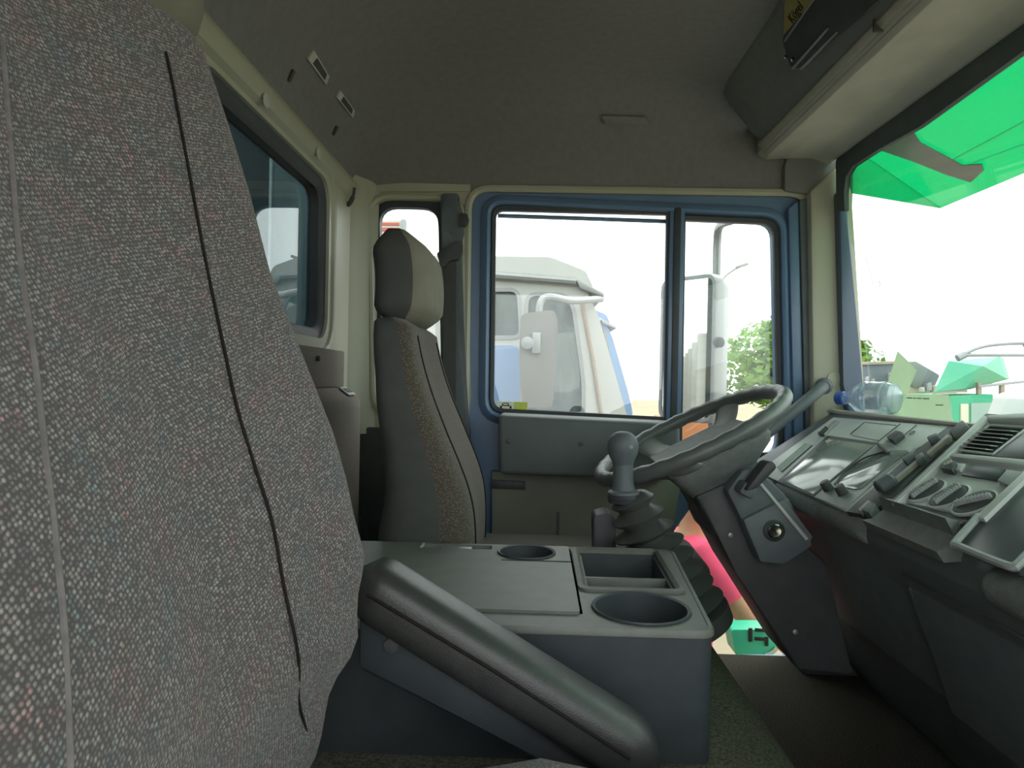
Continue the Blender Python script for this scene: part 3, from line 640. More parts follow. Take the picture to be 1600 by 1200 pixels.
# ================================================================== STEERING
E0, E1 = P(930, 750, 1.5), P(1226, 607, 1.5)
SC = (E0+E1)/2; SU = (E1-E0).normalized(); SV = Vector((0, math.cos(.03), math.sin(.03))); SW = SU.cross(SV).normalized(); SV = SW.cross(SU)
SR = (E1-E0).length/2-.016
def sp(a, b, c=0): return SC+SU*a+SV*b+SW*c
sw_ = thing('steering_wheel', 'dark grey steering wheel with finger grips, seen edge on', 'steering wheel', SC-SW*.14)
n = 120; pts = [sp(SR*math.cos(2*math.pi*i/n), SR*math.sin(2*math.pi*i/n)) for i in range(n)]
rad = [(.0155+.0012*math.cos(2*math.pi*i/n*30), .0155) for i in range(n)]
bm = NB(); tube(bm, pts, rad, 14, closed=True, flat=SW); obj('rim', bm, mat('wheel_rim', (92, 97, 95), .4, .5, .06, 20, .15, 600), sw_)
def rect(a0, a1, b0, b1, c): return [sp(x, y, c) for x, y in rpoly([(a0, b0), (a1, b0), (a1, b1), (a0, b1)], .025)]
bm = NB(); loft(bm, [rect(-.085, .12, -.13, .13, -.03), rect(-.09, .125, -.135, .135, -.04), rect(-.085, .12, -.13, .13, -.055), rect(-.07, .09, -.09, .09, -.09), rect(-.055, .06, -.06, .06, -.12), rect(-.05, .055, -.055, .055, -.135)])
obj('hub_pad', bm, M['pad'], sw_)
for s in (-1, 1):
    for an, w in ((48, .03), (112, .03)):
        a = math.radians(an)*s; d = Vector((math.cos(a), math.sin(a)))
        p0 = sp(d.x*.09, d.y*.09, -.045); p1 = sp(d.x*.16, d.y*.16, -.03); p2 = sp(d.x*(SR-.004), d.y*(SR-.004), -.004)
        bm = NB(); tube(bm, smoothpath([p0, p1, p2], 4), [(.008, w)]*9, 12, flat=SW); obj('spoke', bm, mat('wheel_spoke', (128, 132, 129), .5, .4, .06, 20), sw_)
sc = thing('steering_column', 'black steering column housing with ignition lock and stalk', 'steering column', (.55, 1.5, FZ))
def cprism(name, pts, y0, y1, m, b=.006, parent=sc):
    bm = NB(); prism(bm, [P(x, y, y0) for x, y in pts], (0, y1-y0, 0), b); return obj(name, bm, m, parent)
bm = NB(); loft(bm, [[SC+SW*c+SU*(.07*k*math.cos(t*math.pi/8))+SV*(.07*k*math.sin(t*math.pi/8)) for t in range(16)] for c, k in ((-.125, .75), (-.14, 1.0), (-.17, 1.0), (-.21, .8))]); obj('collar', bm, M['black'], sc)
cprism('lower_shroud', [(1086, 776), (1140, 752), (1292, 880), (1335, 1056), (1246, 1046), (1150, 895)], 1.42, 1.60, M['black'], .008)
cprism('switch_housing', [(1136, 768), (1160, 735), (1182, 730), (1232, 778), (1192, 815), (1158, 812)], 1.385, 1.56, M['dark'], .006)
ih = cprism('ignition_housing', [(1160, 812), (1232, 776), (1264, 842), (1274, 852), (1226, 884), (1188, 880)], 1.375, 1.55, M['dark'], .008)
c = P(1209, 829, 1.375)
bm = NB(); lathe(bm, [(.021, -.002), (.021, .003), (.018, .005), (.016, .003)], c, (0, -1, 0), 24); obj('lock_recess', bm, M['black'], ih)
bm = NB(); lathe(bm, [(.0145, 0), (.0145, .010), (.0125, .012), (.011, .009), (.004, .008)], c, (0, -1, 0), 24); lk = obj('ignition_lock', bm, M['chrome'], sc)
bm = NB(); box(bm, (-.0012, -.0065, 0), (.0012, .0065, .0012), 0, 1, frame_mtx(c+Vector((0, -.0085, 0)), (1, 0, .5), (0, -1, 0))); obj('key_slot', bm, M['ink'], lk)
cprism('turn_signal_stalk', [(1164, 768), (1199, 722), (1210, 721), (1216, 731), (1184, 764)], 1.33, 1.375, M['black'], .006)
cprism('stalk_boot', [(1154, 770), (1166, 752), (1186, 764), (1176, 782)], 1.345, 1.40, M['dark'], .006)
cprism('side_bracket', [(1203, 770), (1214, 772), (1240, 806), (1241, 820), (1232, 814)], 1.50, 1.53, M['dash'], .002)
cprism('edge_highlight', [(1183, 752), (1187, 750), (1264, 842), (1259, 845)], 1.37, 1.375, M['dashlight'], .001)  # pale strip paints the highlight along the housing edge
for px, py in ((1141, 836), (1242, 987)):
    bm = NB(); lathe(bm, [(.005, 0), (.005, .003), (.002, .004)], P(px, py, 1.419), (0, -1, 0), 12); obj('screw', bm, M['steel'], sc)
# grab handle on the pillar
gh = thing('grab_handle', 'black tubular grab handle curving from the windscreen pillar to the dashboard', 'handle', P(1190, 745, 1.8))
bm = NB(); tube(bm, smoothpath([P(1286, 604, 1.87), P(1276, 613, 1.84), P(1240, 643, 1.81), P(1200, 675, 1.79), P(1178, 694, 1.78), P(1171, 712, 1.775), P(1178, 732, 1.77), P(1200, 748, 1.76)], 6), .0155, 12); obj('tube', bm, M['dark'], gh)
bm = NB(); lathe(bm, [(.022, 0), (.022, .006), (.018, .012), (.016, .014)], P(1287, 603, 1.885), (-.3, -.9, -.2), 16); obj('mounting_foot', bm, M['dark'], gh)

# ================================================================== CENTRE CONSOLE
CZ = -.299
cc = thing('center_console', 'charcoal centre console box with cup holders, tray and lid', 'console', (-.05, 1.05, -.46))
# body: open-topped shell
ox = [(-.36, .85), (.228, .85), (.260, 1.257), (-.36, 1.257)]
hole = [(.072, .905), (.072, 1.245)]
cup = circle(.152, .928, .061, 36); tray = rpoly([(.085, 1.006), (.218, 1.006), (.226, 1.238), (.089, 1.238)], .01)
lidw = rpoly([(-.33, .9), (.074, .9), (.078, 1.247), (-.33, 1.247)], .004)
bm = NB(); plate(bm, rpoly(ox, .022), [cup, tray, lidw], XY(CZ-.006), (0, 0, .006)); obj('console_top', bm, M['consoletop'], cc)
bm = NB(); ringsweep(bm, rpoly(ox, .022), [(0.001, .001), (.003, -.003), (.003, -.008), (-.004, -.008), (-.004, .001)], XY(CZ), (0, 0, 1)); obj('top_edge', bm, M['consoletop'], cc)
bm = NB(); plate(bm, rpoly([(x*1.0, y) for x, y in ox], .02), [rpoly([(-.35, .86), (.218, .86), (.25, 1.247), (-.35, 1.247)], .018)], XY(-.462), (0, 0, .156)); obj('console_side', bm, M['console'], cc)
bm = NB(); ringsweep(bm, tray, [(.010, .004), (.010, -.002), (0, -.06), (-.002, -.06), (-.002, .002), (.003, .006)], XY(CZ), (0, 0, 1)); obj('tray_rim', bm, M['consoletop'], cc)
bm = NB(); ringsweep(bm, tray, [(-.0025, -.004), (-.006, -.004), (-.006, -.068), (-.0025, -.068)], XY(CZ), (0, 0, 1)); obj('tray_lining', bm, M['console'], cc)
bm = NB(); plate(bm, tray, [], XY(CZ-.07), (0, 0, .004)); obj('tray_floor', bm, M['console'], cc)
bm = NB(); box(bm, (.084, 1.083, CZ-.066), (.222, 1.091, CZ-.004), .002); obj('tray_divider', bm, M['consoletop'], cc)
def cupwell(name, cx, cy, r, z, d):
    bm = NB(); lathe(bm, [(r+.004, .001), (r+.003, .0035), (r-.001, .002), (r-.003, -d), (r-.006, -d-.003), (.001, -d-.003), (.001, -d-.006), (r+.002, -d-.006), (r+.003, 0)], (cx, cy, z), (0, 0, 1), 36, False); return obj(name, bm, M['console'], cc)
cupwell('cup_holder', .152, .928, .061, CZ, .06)
# lid with its own cup holder and latch
lcup = circle(.0, 1.196, .046, 30); latch = rpoly([(-.185, 1.222), (-.058, 1.222), (-.058, 1.249), (-.185, 1.249)], .003)
LZ = CZ+.004
bm = NB(); plate(bm, rpoly([(-.33, .898), (.070, .898), (.074, 1.25), (-.33, 1.25)], .006), [lcup, rpoly([(-.183, 1.212), (-.060, 1.212), (-.060, 1.24), (-.183, 1.24)], .003)], XY(LZ-.014), (0, 0, .014)); ld = obj('lid', bm, M['consoletop'], cc)
cupwell('cup_holder', .0, 1.196, .046, LZ, .05)
bm = NB(); box(bm, (-.183, 1.212, LZ-.016), (-.06, 1.24, LZ-.009)); obj('latch_recess', bm, M['black'], ld)
bm = NB(); box(bm, (-.15, 1.217, LZ-.010), (-.095, 1.235, LZ-.001), .002); obj('latch', bm, M['steel'], ld)
bm = NB(); box(bm, (-.185, 1.211, LZ-.002), (-.180, 1.241, LZ+.002), .001); obj('latch_edge', bm, M['trimgrey'], ld)
bm = NB(); tube(bm, [(-.04, 1.142, LZ+.0002), (.072, 1.142, LZ+.0002)], .0012, 6); obj('lid_crease', bm, M['console'], ld)
bm = NB(); tube(bm, [(.079, .915, CZ-.004), (.082, 1.245, CZ-.004)], .004, 8); obj('hinge', bm, M['black'], cc)

# ================================================================== GEAR LEVER
gl = thing('gear_lever', 'black gear lever with round knob and pleated rubber bellows', 'gear lever', PZ(1050, 950, -.46))
B0, B1 = P(1056, 962, 1.34), P(984, 772, 1.34)
ax = (B1-B0).normalized(); Lb = (B1-B0).length
prof = [(.100, -.03), (.100, 0)]
NP = 8
for k in range(NP):
    t0, t1 = k/NP, (k+.5)/NP
    ro = .098*(1-t0)**.9+.032*(1-(1-t0)**.9); ri = ro*.55 if k < 6 else ro*.7
    prof += [(ri, Lb*(t0+.012)), (ro*.97, Lb*(t0+.055)), (ro, Lb*(t0+.068)), (ro*.93, Lb*(t0+.078)), (ri, Lb*(t0+.115))]
prof += [(.026, Lb*.99), (.024, Lb)]
bm = NB(); lathe(bm, prof, B0, ax, 40); obj('bellows', bm, M['bellow'], gl, smooth=70)
K = P(973, 697, 1.33); kb = P(974, 768, 1.33); ka = (K-kb).normalized(); kl = (K-kb).length
bm = NB(); lathe(bm, [(.030, -.004), (.029, 0), (.0225, .004), (.020, .012), (.019, .03), (.019, kl-.03)], kb, ka, 28); obj('shaft', bm, M['dark'], gl)
bm = NB(); lathe(bm, [(.018, -.038), (.021, -.028), (.0275, -.014), (.0295, -.002), (.0285, .008), (.024, .018), (.0165, .0245), (.008, .0275), (.001, .028)], K, ka, 32); kn = obj('knob', bm, M['dark'], gl)
bm = NB(); lathe(bm, [(.004, 0), (.004, .0006)], K+Vector((.012, -.0262, .001)), (.35, -.93, 0), 12); obj('knob_badge', bm, M['steel'], kn)
bm = NB(); lathe(bm, [(.028, 0), (.03, .01), (.026, .018), (.024, .022)], kb-ka*.02, ka, 24); obj('bellows_clamp', bm, M['rubber'], gl)
bm = NB(); prism(bm, [P(x, y, 1.37) for x, y in rpoly([(928, 806), (952, 800), (962, 812), (964, 960), (930, 960)], 8)], (0, .06, 0), .008, 3); obj('linkage_cover', bm, M['black'], gl)

# ================================================================== SEATS
def superring(yc, hw, xc, ht, z, nexp, bol, npts=72, tilt=0):
    out = []
    for k in range(npts):
        t = 2*math.pi*k/npts; c, s = math.cos(t), math.sin(t)
        y = hw*math.copysign(abs(c)**(2/nexp), c); x = ht*math.copysign(abs(s)**(2/nexp), s)
        if s > 0: x += bol*(abs(y/hw)**3)*(s**.3) - bol*.25*max(0, 1-abs(y/hw)*2)**2
        out.append(Vector((xc+x, yc+y, z+tilt*(x))))
    return out
# --- passenger seat, close to the camera
SIL = [(-.40, -.215), (-.365, -.197), (-.293, -.179), (-.251, -.161), (-.221, -.155), (-.167, -.155), (-.113, -.167), (-.053, -.185), (.025, -.218), (.097, -.248), (.169, -.268), (.235, -.29), (.277, -.305), (.33, -.325)]
ps = thing('passenger_seat', 'passenger seat in grey tweed cloth filling the foreground', 'seat', (-.1, .42, FZ))
bol = .055; rings = []; yc, hw0 = .42, .24; SH = []
def fit(xs_, hw, th, z):      # shift so that the outline of the far bolster falls where it was measured
    sh_ = 0
    for _ in range(6):
        m_ = max(p.x/p.y-lerp(SIL, .66*p.z/p.y)/.66 for p in superring(yc, hw, xs_-bol*.9-th+sh_, th, z, 4.5, bol)); sh_ -= m_*.60
    return sh_
for i in range(41):
    z = -.44+.735*i/40
    xs_ = sum(lerp(SIL, z+d) for d in (-.02, -.01, 0, .01, .02))/5
    hw = hw0-.012*max(0, z/.3)+.006*math.exp(-((z+.2)/.05)**2); th = .075
    SH.append(fit(xs_, hw, th, z)); rings.append(superring(yc, hw, xs_-bol*.9-th+SH[-1], th, z, 4.5, bol))
zt, xt = .295, lerp(SIL, .295)-bol*.9-.075+SH[-1]
for k, s in ((1, .97), (2, .9), (3, .78), (4, .6), (5, .3), (6, .02)):
    rings.append(superring(yc, (hw0-.014)*(1-(1-s)*.35), xt-.004*k, .075*s, zt+.026*math.sin(k/6*math.pi/2), 4.5, bol*s))
bm = NB(); loft(bm, rings); 
def crease(p): return .005*math.sin(p.z*70+p.y*30)*math.exp(-((p-Vector((-.17, .60, -.23))).length/.09)**2)
for v in bm.verts: v.co.x += crease(v.co)      # creases near the lumbar roll
obj('backrest', bm, M['seatcloth'], ps, smooth=60)
def onback(y, z):
    xs_ = sum(lerp(SIL, z+d) for d in (-.02, -.01, 0, .01, .02))/5; hw = hw0-.012*max(0, z/.3)+.006*math.exp(-((z+.2)/.05)**2); s = abs(y-yc)/hw; th = .075
    x = th*(1-min(1, s)**4.5)**(1/4.5); sn = max(0, x/th)**(4.5/2)
    i_ = max(0, min(40, (z+.44)/.735*40)); i0 = min(39, int(i_)); sh_ = SH[i0]+(SH[i0+1]-SH[i0])*(i_-i0)
    return Vector((xs_-bol*.9-th+sh_+x+bol*s**3*sn**.3-bol*.25*max(0, 1-s*2)**2, y, z))
def yat(px, py):    # where a pixel ray meets the front of the backrest
    best = None
    for i in range(0, 400):
        y = .2+.45*i/400; p = P(px, py, y); q = onback(y, p.z)
        e = abs(p.x-q.x)
        if best is None or e < best[0]: best = (e, q)
    return best[1]
seam = [yat(*q) for q in ((258, 82), (268, 130), (283, 210), (300, 300), (316, 390), (335, 480), (352, 560), (370, 640), (398, 730), (420, 800), (437, 880), (450, 950), (462, 1030), (474, 1110), (480, 1200))]
seam = smoothpath(seam, 5)
bm = NB(); tube(bm, [p+Vector((.0010+crease(p), -.0008, 0)) for p in seam], .0013, 6); obj('seam', bm, M['thread'], ps)
pip = [yat(*q) for q in ((4, 60), (10, 150), (18, 250), (30, 400), (52, 560), (70, 720), (88, 860), (100, 1000), (108, 1200))]
bm = NB(); tube(bm, [p+Vector((.0002, -.0002, 0)) for p in smoothpath(pip, 5)], .0016, 8); obj('seam', bm, mat('grey_piping', (112, 107, 105), .9, .1, .2, 120), ps)
# headrest
hr = []
for i in range(13):
    t = i/12; z = .280+.22*t; s = min(1, (math.sin(max(.02, min(1, t*4))*math.pi/2)))*min(1, math.sin(max(.02, min(1, (1-t)*4))*math.pi/2))
    hr.append(superring(.43, .238*(.86+.14*s), -.352-.01*t, .058*(.4+.6*s), z, 4.5, 0, 48))
bm = NB(); loft(bm, hr); obj('headrest', bm, M['oliveclo'], ps, smooth=60)
# cushion
cu = []
for i in range(17):
    t = i/16; x = -.20+.58*t; e = min(1, math.sin(max(.05, min(1, t*6))*math.pi/2))*min(1, math.sin(max(.05, min(1, (1-t)*6))*math.pi/2))
    crest = -.326-.06*abs(t-.38)*2
    ring = []
    for k in range(48):
        a = 2*math.pi*k/48; c, s = math.cos(a), math.sin(a)
        y = .42+.245*e**.3*math.copysign(abs(c)**.5, c); z = (crest-.08)+.08*e*math.copysign(abs(s)**.5, s)
        ring.append(Vector((x, y, z)))
    cu.append(ring)
bm = NB(); loft(bm, cu); obj('cushion', bm, M['seatcloth'], ps, smooth=60)
bm = NB(); box(bm, (-.16, .24, FZ), (.30, .60, -.49), .02); obj('pedestal', bm, M['black'], ps)
# folding armrest on the inner side
Ya0, Ya1 = .70, .782
aA, aB = P(556, 898, .74), P(1034, 1184, .74); ad = (aB-aA).normalized(); an_ = Vector((-ad.z, 0, ad.x)); al = (aB-aA).length; rings = []
for i in range(25):
    t = i/24; e = min(1, math.sin(min(1, (t+.004)*14)*math.pi/2), math.sin(min(1, (1-t+.004)*9)*math.pi/2))**.55
    c = aA+ad*(al*t)-an_*(.008*t); ring = []
    for k in range(40):
        q = 2*math.pi*k/40; cc_, ss = math.cos(q), math.sin(q)
        ring.append(c+Vector((0, .039*e*math.copysign(abs(cc_)**.6, cc_), 0))+an_*(.031*e*math.copysign(abs(ss)**.66, ss)))
    rings.append(ring)
bm = NB(); loft(bm, rings); ao = obj('armrest', bm, M['leather'], ps, smooth=60)
bm = NB(); tube(bm, [P(575, 930, Ya0), P(760, 1041, Ya0), P(985, 1186, Ya0)], .002, 6); obj('armrest_seam', bm, M['thread'], ao)
bm = NB(); prism(bm, [P(x, y, .73) for x, y in ((560, 930), (985, 1195), (985, 1260), (900, 1215), (560, 1048))], (0, .03, 0), .006); ah = obj('armrest_plate', bm, M['console'], ps)
bm = NB(); lathe(bm, [(.008, 0), (.008, .003), (.003, .004)], P(612, 1008, .729), (0, -1, 0), 14); obj('hinge_bolt', bm, M['black'], ps)
# --- driver's seat
ds = thing('driver_seat', "driver's seat in brown cloth with dark vinyl sides behind the steering wheel", 'seat', (-.05, 1.5, FZ))
FX = [(-.45, -.09), (-.33, -.085), (-.27, -.088), (-.22, -.098), (-.17, -.118), (-.10, -.150), (-.03, -.180), (.03, -.200), (.10, -.216)]
TH = [(-.45, .20), (-.29, .19), (-.13, .135), (.0, .095), (.10, .078)]
rings = []
for i in range(33):
    z = -.45+.545*i/32; th = lerp(TH, z)/2; xf = sum(lerp(FX, z+d) for d in (-.02, 0, .02))/3
    rings.append(superring(1.50, .232-.03*max(0, (z+.05)/.15), xf-th-.012, th, z, 4, .016))
for k, s in ((1, .93), (2, .75), (3, .4), (4, .03)):
    rings.append(superring(1.50, .197*(1-(1-s)*.3), lerp(FX, .1)-.038-.014-.002*k, .038*s, .097+.018*math.sin(k/4*math.pi/2), 4, .012*s))
bm = NB(); loft(bm, rings, matf=lambda i, k: 0 if 2 <= k < 35 else 1); obj('backrest', bm, [M['drvcloth'], M['vinyl']], ds, smooth=60)
def onfront(y, z):
    th = lerp(TH, z)/2; xf = sum(lerp(FX, z+d) for d in (-.02, 0, .02))/3; s = abs(y-1.5)/(.232-.03*max(0, (z+.05)/.15)); x = th*(1-min(1, s)**4)**.25; sn = max(0, x/th)**2
    return Vector((xf-th-.012+x+.016*s**3*sn**.3-.004*max(0, 1-s*2)**2+.0005, y, z))
for y in (1.345, 1.655):
    bm = NB(); tube(bm, [onfront(y-(.02 if y > 1.5 else -.02)*max(0, (z_+.1)/.2), z_) for z_ in [-.42+.5*i/30 for i in range(31)]], .0022, 6); obj('seam', bm, M['thread'], ds)
hr = []
zb, ztp = .106, .290
for i in range(17):
    t = i/16; s = min(1, math.sin(max(.03, min(1, t*5))*math.pi/2))*min(1, math.sin(max(.03, min(1, (1-t)*4))*math.pi/2))
    hr.append(superring(1.50, .15*(.84+.16*s), -.262-.010*t+.010*math.sin(t*math.pi), .060*(.35+.65*s), zb+(ztp-zb)*t, 3.8, .0, 56))
bm = NB(); loft(bm, hr, matf=lambda i, k: 0 if 3 <= k < 26 else 1); obj('headrest', bm, [M['headcloth'], M['vinyl']], ds, smooth=60)
for y in (1.45, 1.55): bm = NB(); tube(bm, [(-.262, y, .09), (-.262, y, .125)], .006, 8); obj('headrest_post', bm, M['steel'], ds)
bm = NB(); prism(bm, [(-.13, 1.27, -.48), (.10, 1.27, -.48), (.12, 1.45, -.48), (.39, 1.47, -.48), (.40, 1.73, -.48), (-.13, 1.73, -.48)], (0, 0, .105), .03, 4); obj('cushion', bm, M['drvcloth'], ds)
bm = NB(); box(bm, (-.10, 1.32, FZ), (.32, 1.68, -.47), .02); obj('pedestal', bm, M['black'], ds)

# ================================================================== SMALL FITTINGS
sb = thing('seat_belt', "dark seat belt strap and height adjuster on the driver's door pillar", 'seat belt', P(712, 560, 1.92))
def sbp(name, pts, y0, th, m, b=.004): bm = NB(); prism(bm, [P(x, y, y0) for x, y in pts], (0, th, 0), b); return obj(name, bm, m, sb)
sbp('adjuster_cover', rpoly([(692, 318), (698, 308), (716, 309), (722, 330), (724, 360), (716, 388), (718, 398), (692, 398), (690, 350)], 4), 1.895, .032, M['dark'], .008)
sbp('guide_upper', rpoly([(718, 332), (730, 334), (732, 342), (726, 352), (716, 354)], 3), 1.885, .03, M['black'])
sbp('guide_lower', rpoly([(712, 376), (722, 377), (722, 392), (716, 404), (700, 408), (694, 418), (688, 414), (682, 396), (690, 390)], 3), 1.88, .03, M['black'])
sbp('strap', [(694, 400), (712, 400), (712, 690), (690, 690)], 1.905, .004, M['vinyl'], 0)
hk = thing('coat_hook', 'black coat hook in the upper rear corner of the cab', 'hook', P(545, 318, 1.86))
bm = NB(); tube(bm, smoothpath([P(539, 302, 1.86), P(540, 317, 1.855), P(546, 318, 1.84), P(552, 306, 1.83), P(554, 293, 1.825)], 5), [.007]*10+[.006]*5+[.004]*6, 10); obj('hook_arm', bm, M['black'], hk)
bm = NB(); box(bm, (-.006, -.003, -.014), (.006, .003, .014), .002, 2, Matrix.Translation(P(538, 308, 1.868))); obj('hook_plate', bm, M['black'], hk)

# overhead console with radio
oc = thing('overhead_console', 'dark overhead shelf above the windscreen holding a radio', 'overhead console', (.55, 1, .6))
prof = [(.47, .80), (.49, .762), (.525, .715), (.572, .655), (.588, .638), (.60, .632), (.60, .80)]
bm = NB(); prism(bm, [(x, -.18, z) for x, z in prof], (0, 2.05, 0), .004); obj('shelf_body', bm, mat('shelf_cloth', (122, 126, 125), .9, .15, .06, 40, .2, 800), oc)
bm = NB(); prism(bm, [(x, -.18, z) for x, z in ((.590, .640), (.588, .632), (.597, .622), (.606, .622), (.606, .64))], (0, 2.06, 0), .001); obj('front_rail', bm, M['trimgrey'], oc)
bm = NB(); prism(bm, [(x, -.18, z) for x, z in ((.606, .632), (.606, .612), (.616, .604), (.626, .604), (.626, .632))], (0, 2.07, 0), .001); obj('lower_rail', bm, M['header'], oc)
bm = NB(); box(bm, (.585, 1.245, .618), (.609, 1.250, .642), .001); obj('rail_joint', bm, M['black'], oc)
oA, oB = Vector((.49, 0, .762)), Vector((.572, 0, .655)); oS = (oB-oA).normalized(); oN = Vector((oS.z, 0, -oS.x)); 
if oN.z > 0: oN = -oN
def op(px, py, off=0.): return PL(px, py, oA+oN*off, oN)
rd = thing('radio_set', 'dark two way radio with a yellow label mounted in the overhead shelf', 'radio', op(1290, 40))
def opr(name, pts, o0, o1, m, b=.002, parent=None): bm = NB(); prism(bm, [op(x, y, o1) for x, y in pts], -oN*(o1-o0), b); return obj(name, bm, m, parent or rd)
opr('radio_case', [(1222, 66), (1236, -40), (1420, -40), (1330, 40), (1246, 108), (1234, 104)], 0, .018, M['black'], .003)
opr('yellow_label', [(1224, 55), (1226, 6), (1240, -20), (1290, -22)], .018, .019, M['yellowlabel'], 0)
opr('front_ridge', [(1235, 108), (1290, 45), (1293, 47), (1239, 109)], .018, .024, M['steel'], .001)
opr('front_ridge', [(1248, 108), (1306, 50), (1308, 52), (1251, 110)], .010, .020, M['dash'], .001)
opr('label_edge', [(1224, 64), (1270, -2), (1272, 0), (1226, 66)], .018, .021, M['steel'], .0005)
for px, py in ((1229, 87), (1240, 91)):
    bm = NB(); lathe(bm, [(.004, 0), (.004, .006), (.002, .007)], op(px, py, .018), oN, 10); obj('knob', bm, M['chrome'], rd)
e = (op(1262, 0, .0195)-op(1232, 44, .0195)); c = op(1243, 20, .0196)
lettering('K\u00f6gel', .026, frame_mtx(c, e, oN), M['ink'], rd)
# ================================================================== THINGS ON THE DASHBOARD
wb = thing('water_bottle', 'clear plastic water bottle with blue cap lying on the dashboard', 'bottle', (.80, 1.72, -.068))
b0, b1 = P(1308, 622, 1.75), Vector((.885, 1.56, -.024)); ax_ = (b1-b0).normalized()
bm = NB(); lathe(bm, [(.013, .018), (.0135, .03), (.02, .04), (.034, .056), (.040, .070), (.040, .08), (.037, .084), (.040, .088), (.038, .105), (.039, .122), (.036, .126), (.038, .13), (.034, .142), (.026, .146), (.004, .144)], b0, ax_, 28); obj('bottle_body', bm, M['pet'], wb)
bm = NB(); lathe(bm, [(.015, 0), (.0165, .002), (.0165, .018), (.015, .02)], b0, ax_, 24); obj('cap', bm, M['bluecap'], wb)
def wp(px, py, off):
    nn = Vector((-(WT.z-WB.z), 0, WT.x-WB.x)).normalized(); return PL(px, py, WB+nn*off, nn)
for pts, off, lab in (([(1403, 549), (1433, 578), (1398, 662), (1370, 656)], .012, 'tall pointed grey card leaning in the windscreen corner'), ([(1386, 615), (1483, 617), (1491, 668), (1389, 664)], .022, 'low wide grey card standing along the windscreen base')):
    nn = Vector((-(WT.z-WB.z), 0, WT.x-WB.x)).normalized()
    t = thing('windscreen_card', lab, 'card', (wp(*pts[2], off)+wp(*pts[3], off))/2)
    bm = NB(); prism(bm, [wp(x, y, off) for x, y in pts], nn*.0015); obj('card_sheet', bm, M['card'], t)
    if off > .02:
        bm = NB()
        for x0, x1, y in ((1417, 1425, 621), (1427, 1431, 621.3), (1433, 1440, 621.5), (1442, 1452, 622), (1462, 1474, 632), (1405, 1430, 652)):
            prism(bm, [wp(a, b_, off+.002) for a, b_ in ((x0, y), (x1, y+.2), (x1, y+1.8), (x0, y+1.6))], nn*.0004)
        obj('printed_line', bm, mat('faint_ink', (120, 132, 116), .8, .2, .05, 20), t, kind='stuff')

# ================================================================== OUTSIDE: FITTED TO THIS TRUCK
# green acrylic sun visor above the windscreen
VF, VR = Vector((1.10, 0, PX(1470, 325, 1.10).z)), Vector((.87, 0, .64)); VN = Vector((-(VF.z-VR.z), 0, VF.x-VR.x)).normalized()
if VN.z > 0: VN = -VN
yv = PX(1470, 325, 1.10).y
sv_ = thing('sun_visor', 'translucent green outside sun visor above the windscreen', 'sun visor', (1.1, 1, VF.z))
bm = NB(); prism(bm, [(VF.x, yv+.004, VF.z), (VF.x, -.25, VF.z), (VR.x, -.25, VR.z), (VR.x, yv+.004, VR.z)], -VN*.004); obj('visor_sheet', bm, M['acrylic'], sv_)
q = P(1318, 299, yv)
bm = NB(); prism(bm, [(VF.x, yv, VF.z), (VR.x, yv, VR.z), (.845, yv, VR.z), (.835, yv, q.z)], (0, .004, 0)); obj('end_cheek', bm, M['acrylic'], sv_)
def vpx(px, py, off=.003): return PL(px, py, VF+VN*off, VN)
bm = NB(); prism(bm, [vpx(x, y) for x, y in ((1376, 234), (1424, 198), (1438, 222), (1505, 258), (1535, 255), (1538, 265), (1518, 284), (1480, 272), (1430, 252))], VN*.003, .001); obj('bracket', bm, M['steel'], sv_)
bm = NB(); tube(bm, [vpx(1488, 250, .002), vpx(1604, 188, .002)], .0015, 6); obj('fold_line', bm, mat('pale_green', (120, 230, 180), .4, .4, .02, 8), sv_)
bm = NB(); tube(bm, [vpx(1500, 262, .002), vpx(1604, 224, .002)], .001, 6); obj('fold_line', bm, MATS['pale_green'], sv_)

# door mirror on its bracket
mr_ = thing('side_mirror', "tall grey door mirror outside the driver's window", 'mirror', P(1095, 690, 2.3))
mn = Vector((-.771, -.637, 0)).normalized(); mu = Vector((0, 0, 1)).cross(mn).normalized()   # mu runs across the glass
mc = P(1077, 545, 2.34)
if mu.x < 0: mu = -mu
ho = rpoly([(-.115, -.235), (.10, -.235), (.10, .235), (-.115, .235)], .035)
fm = lambda a, b: mc+mu*a+Vector((0, 0, 1))*b
bm = NB(); plate(bm, rpoly([(-.108, -.228), (.093, -.228), (.093, .228), (-.108, .228)], .03), [], fm, mn*.004); obj('mirror_glass', bm, M['mirror'], mr_)
bm = NB(); ringsweep(bm, ho, [(-.008, .008), (.003, .008), (.007, 0), (.007, -.03), (-.003, -.03), (-.008, 0)], fm, mn); obj('mirror_rim', bm, M['steel'], mr_)
bm = NB(); loft(bm, [[fm(a*s, b*s2)-mn*d for a, b in ho] for s, s2, d in ((1.04, 1.01, .0), (1.03, 1.0, .04), (.95, .96, .075), (.75, .88, .098), (.4, .7, .105))]); obj('mirror_shell', bm, M['steel'], mr_)
bm = NB(); lathe(bm, [(.017, -.01), (.017, .012), (.012, .016), (.003, .017)], P(1122, 535, 2.26), (.3, -.95, 0), 16); obj('pivot_knob', bm, M['rubber'], mr_)
bm = NB(); tube(bm, smoothpath([P(1160, 340, 2.02), P(1140, 345, 2.10), P(1126, 352, 2.3), P(1121, 372, 2.38), P(1119, 460, 2.38), P(1114, 640, 2.38)], 6), .0135, 10); obj('mirror_arm', bm, M['steel'], mr_)
bm = NB(); tube(bm, smoothpath([P(1114, 640, 2.38), P(1112, 700, 2.36), P(1125, 735, 2.1), P(1135, 740, 1.99)], 6), .0135, 10); obj('mirror_arm', bm, M['steel'], mr_)

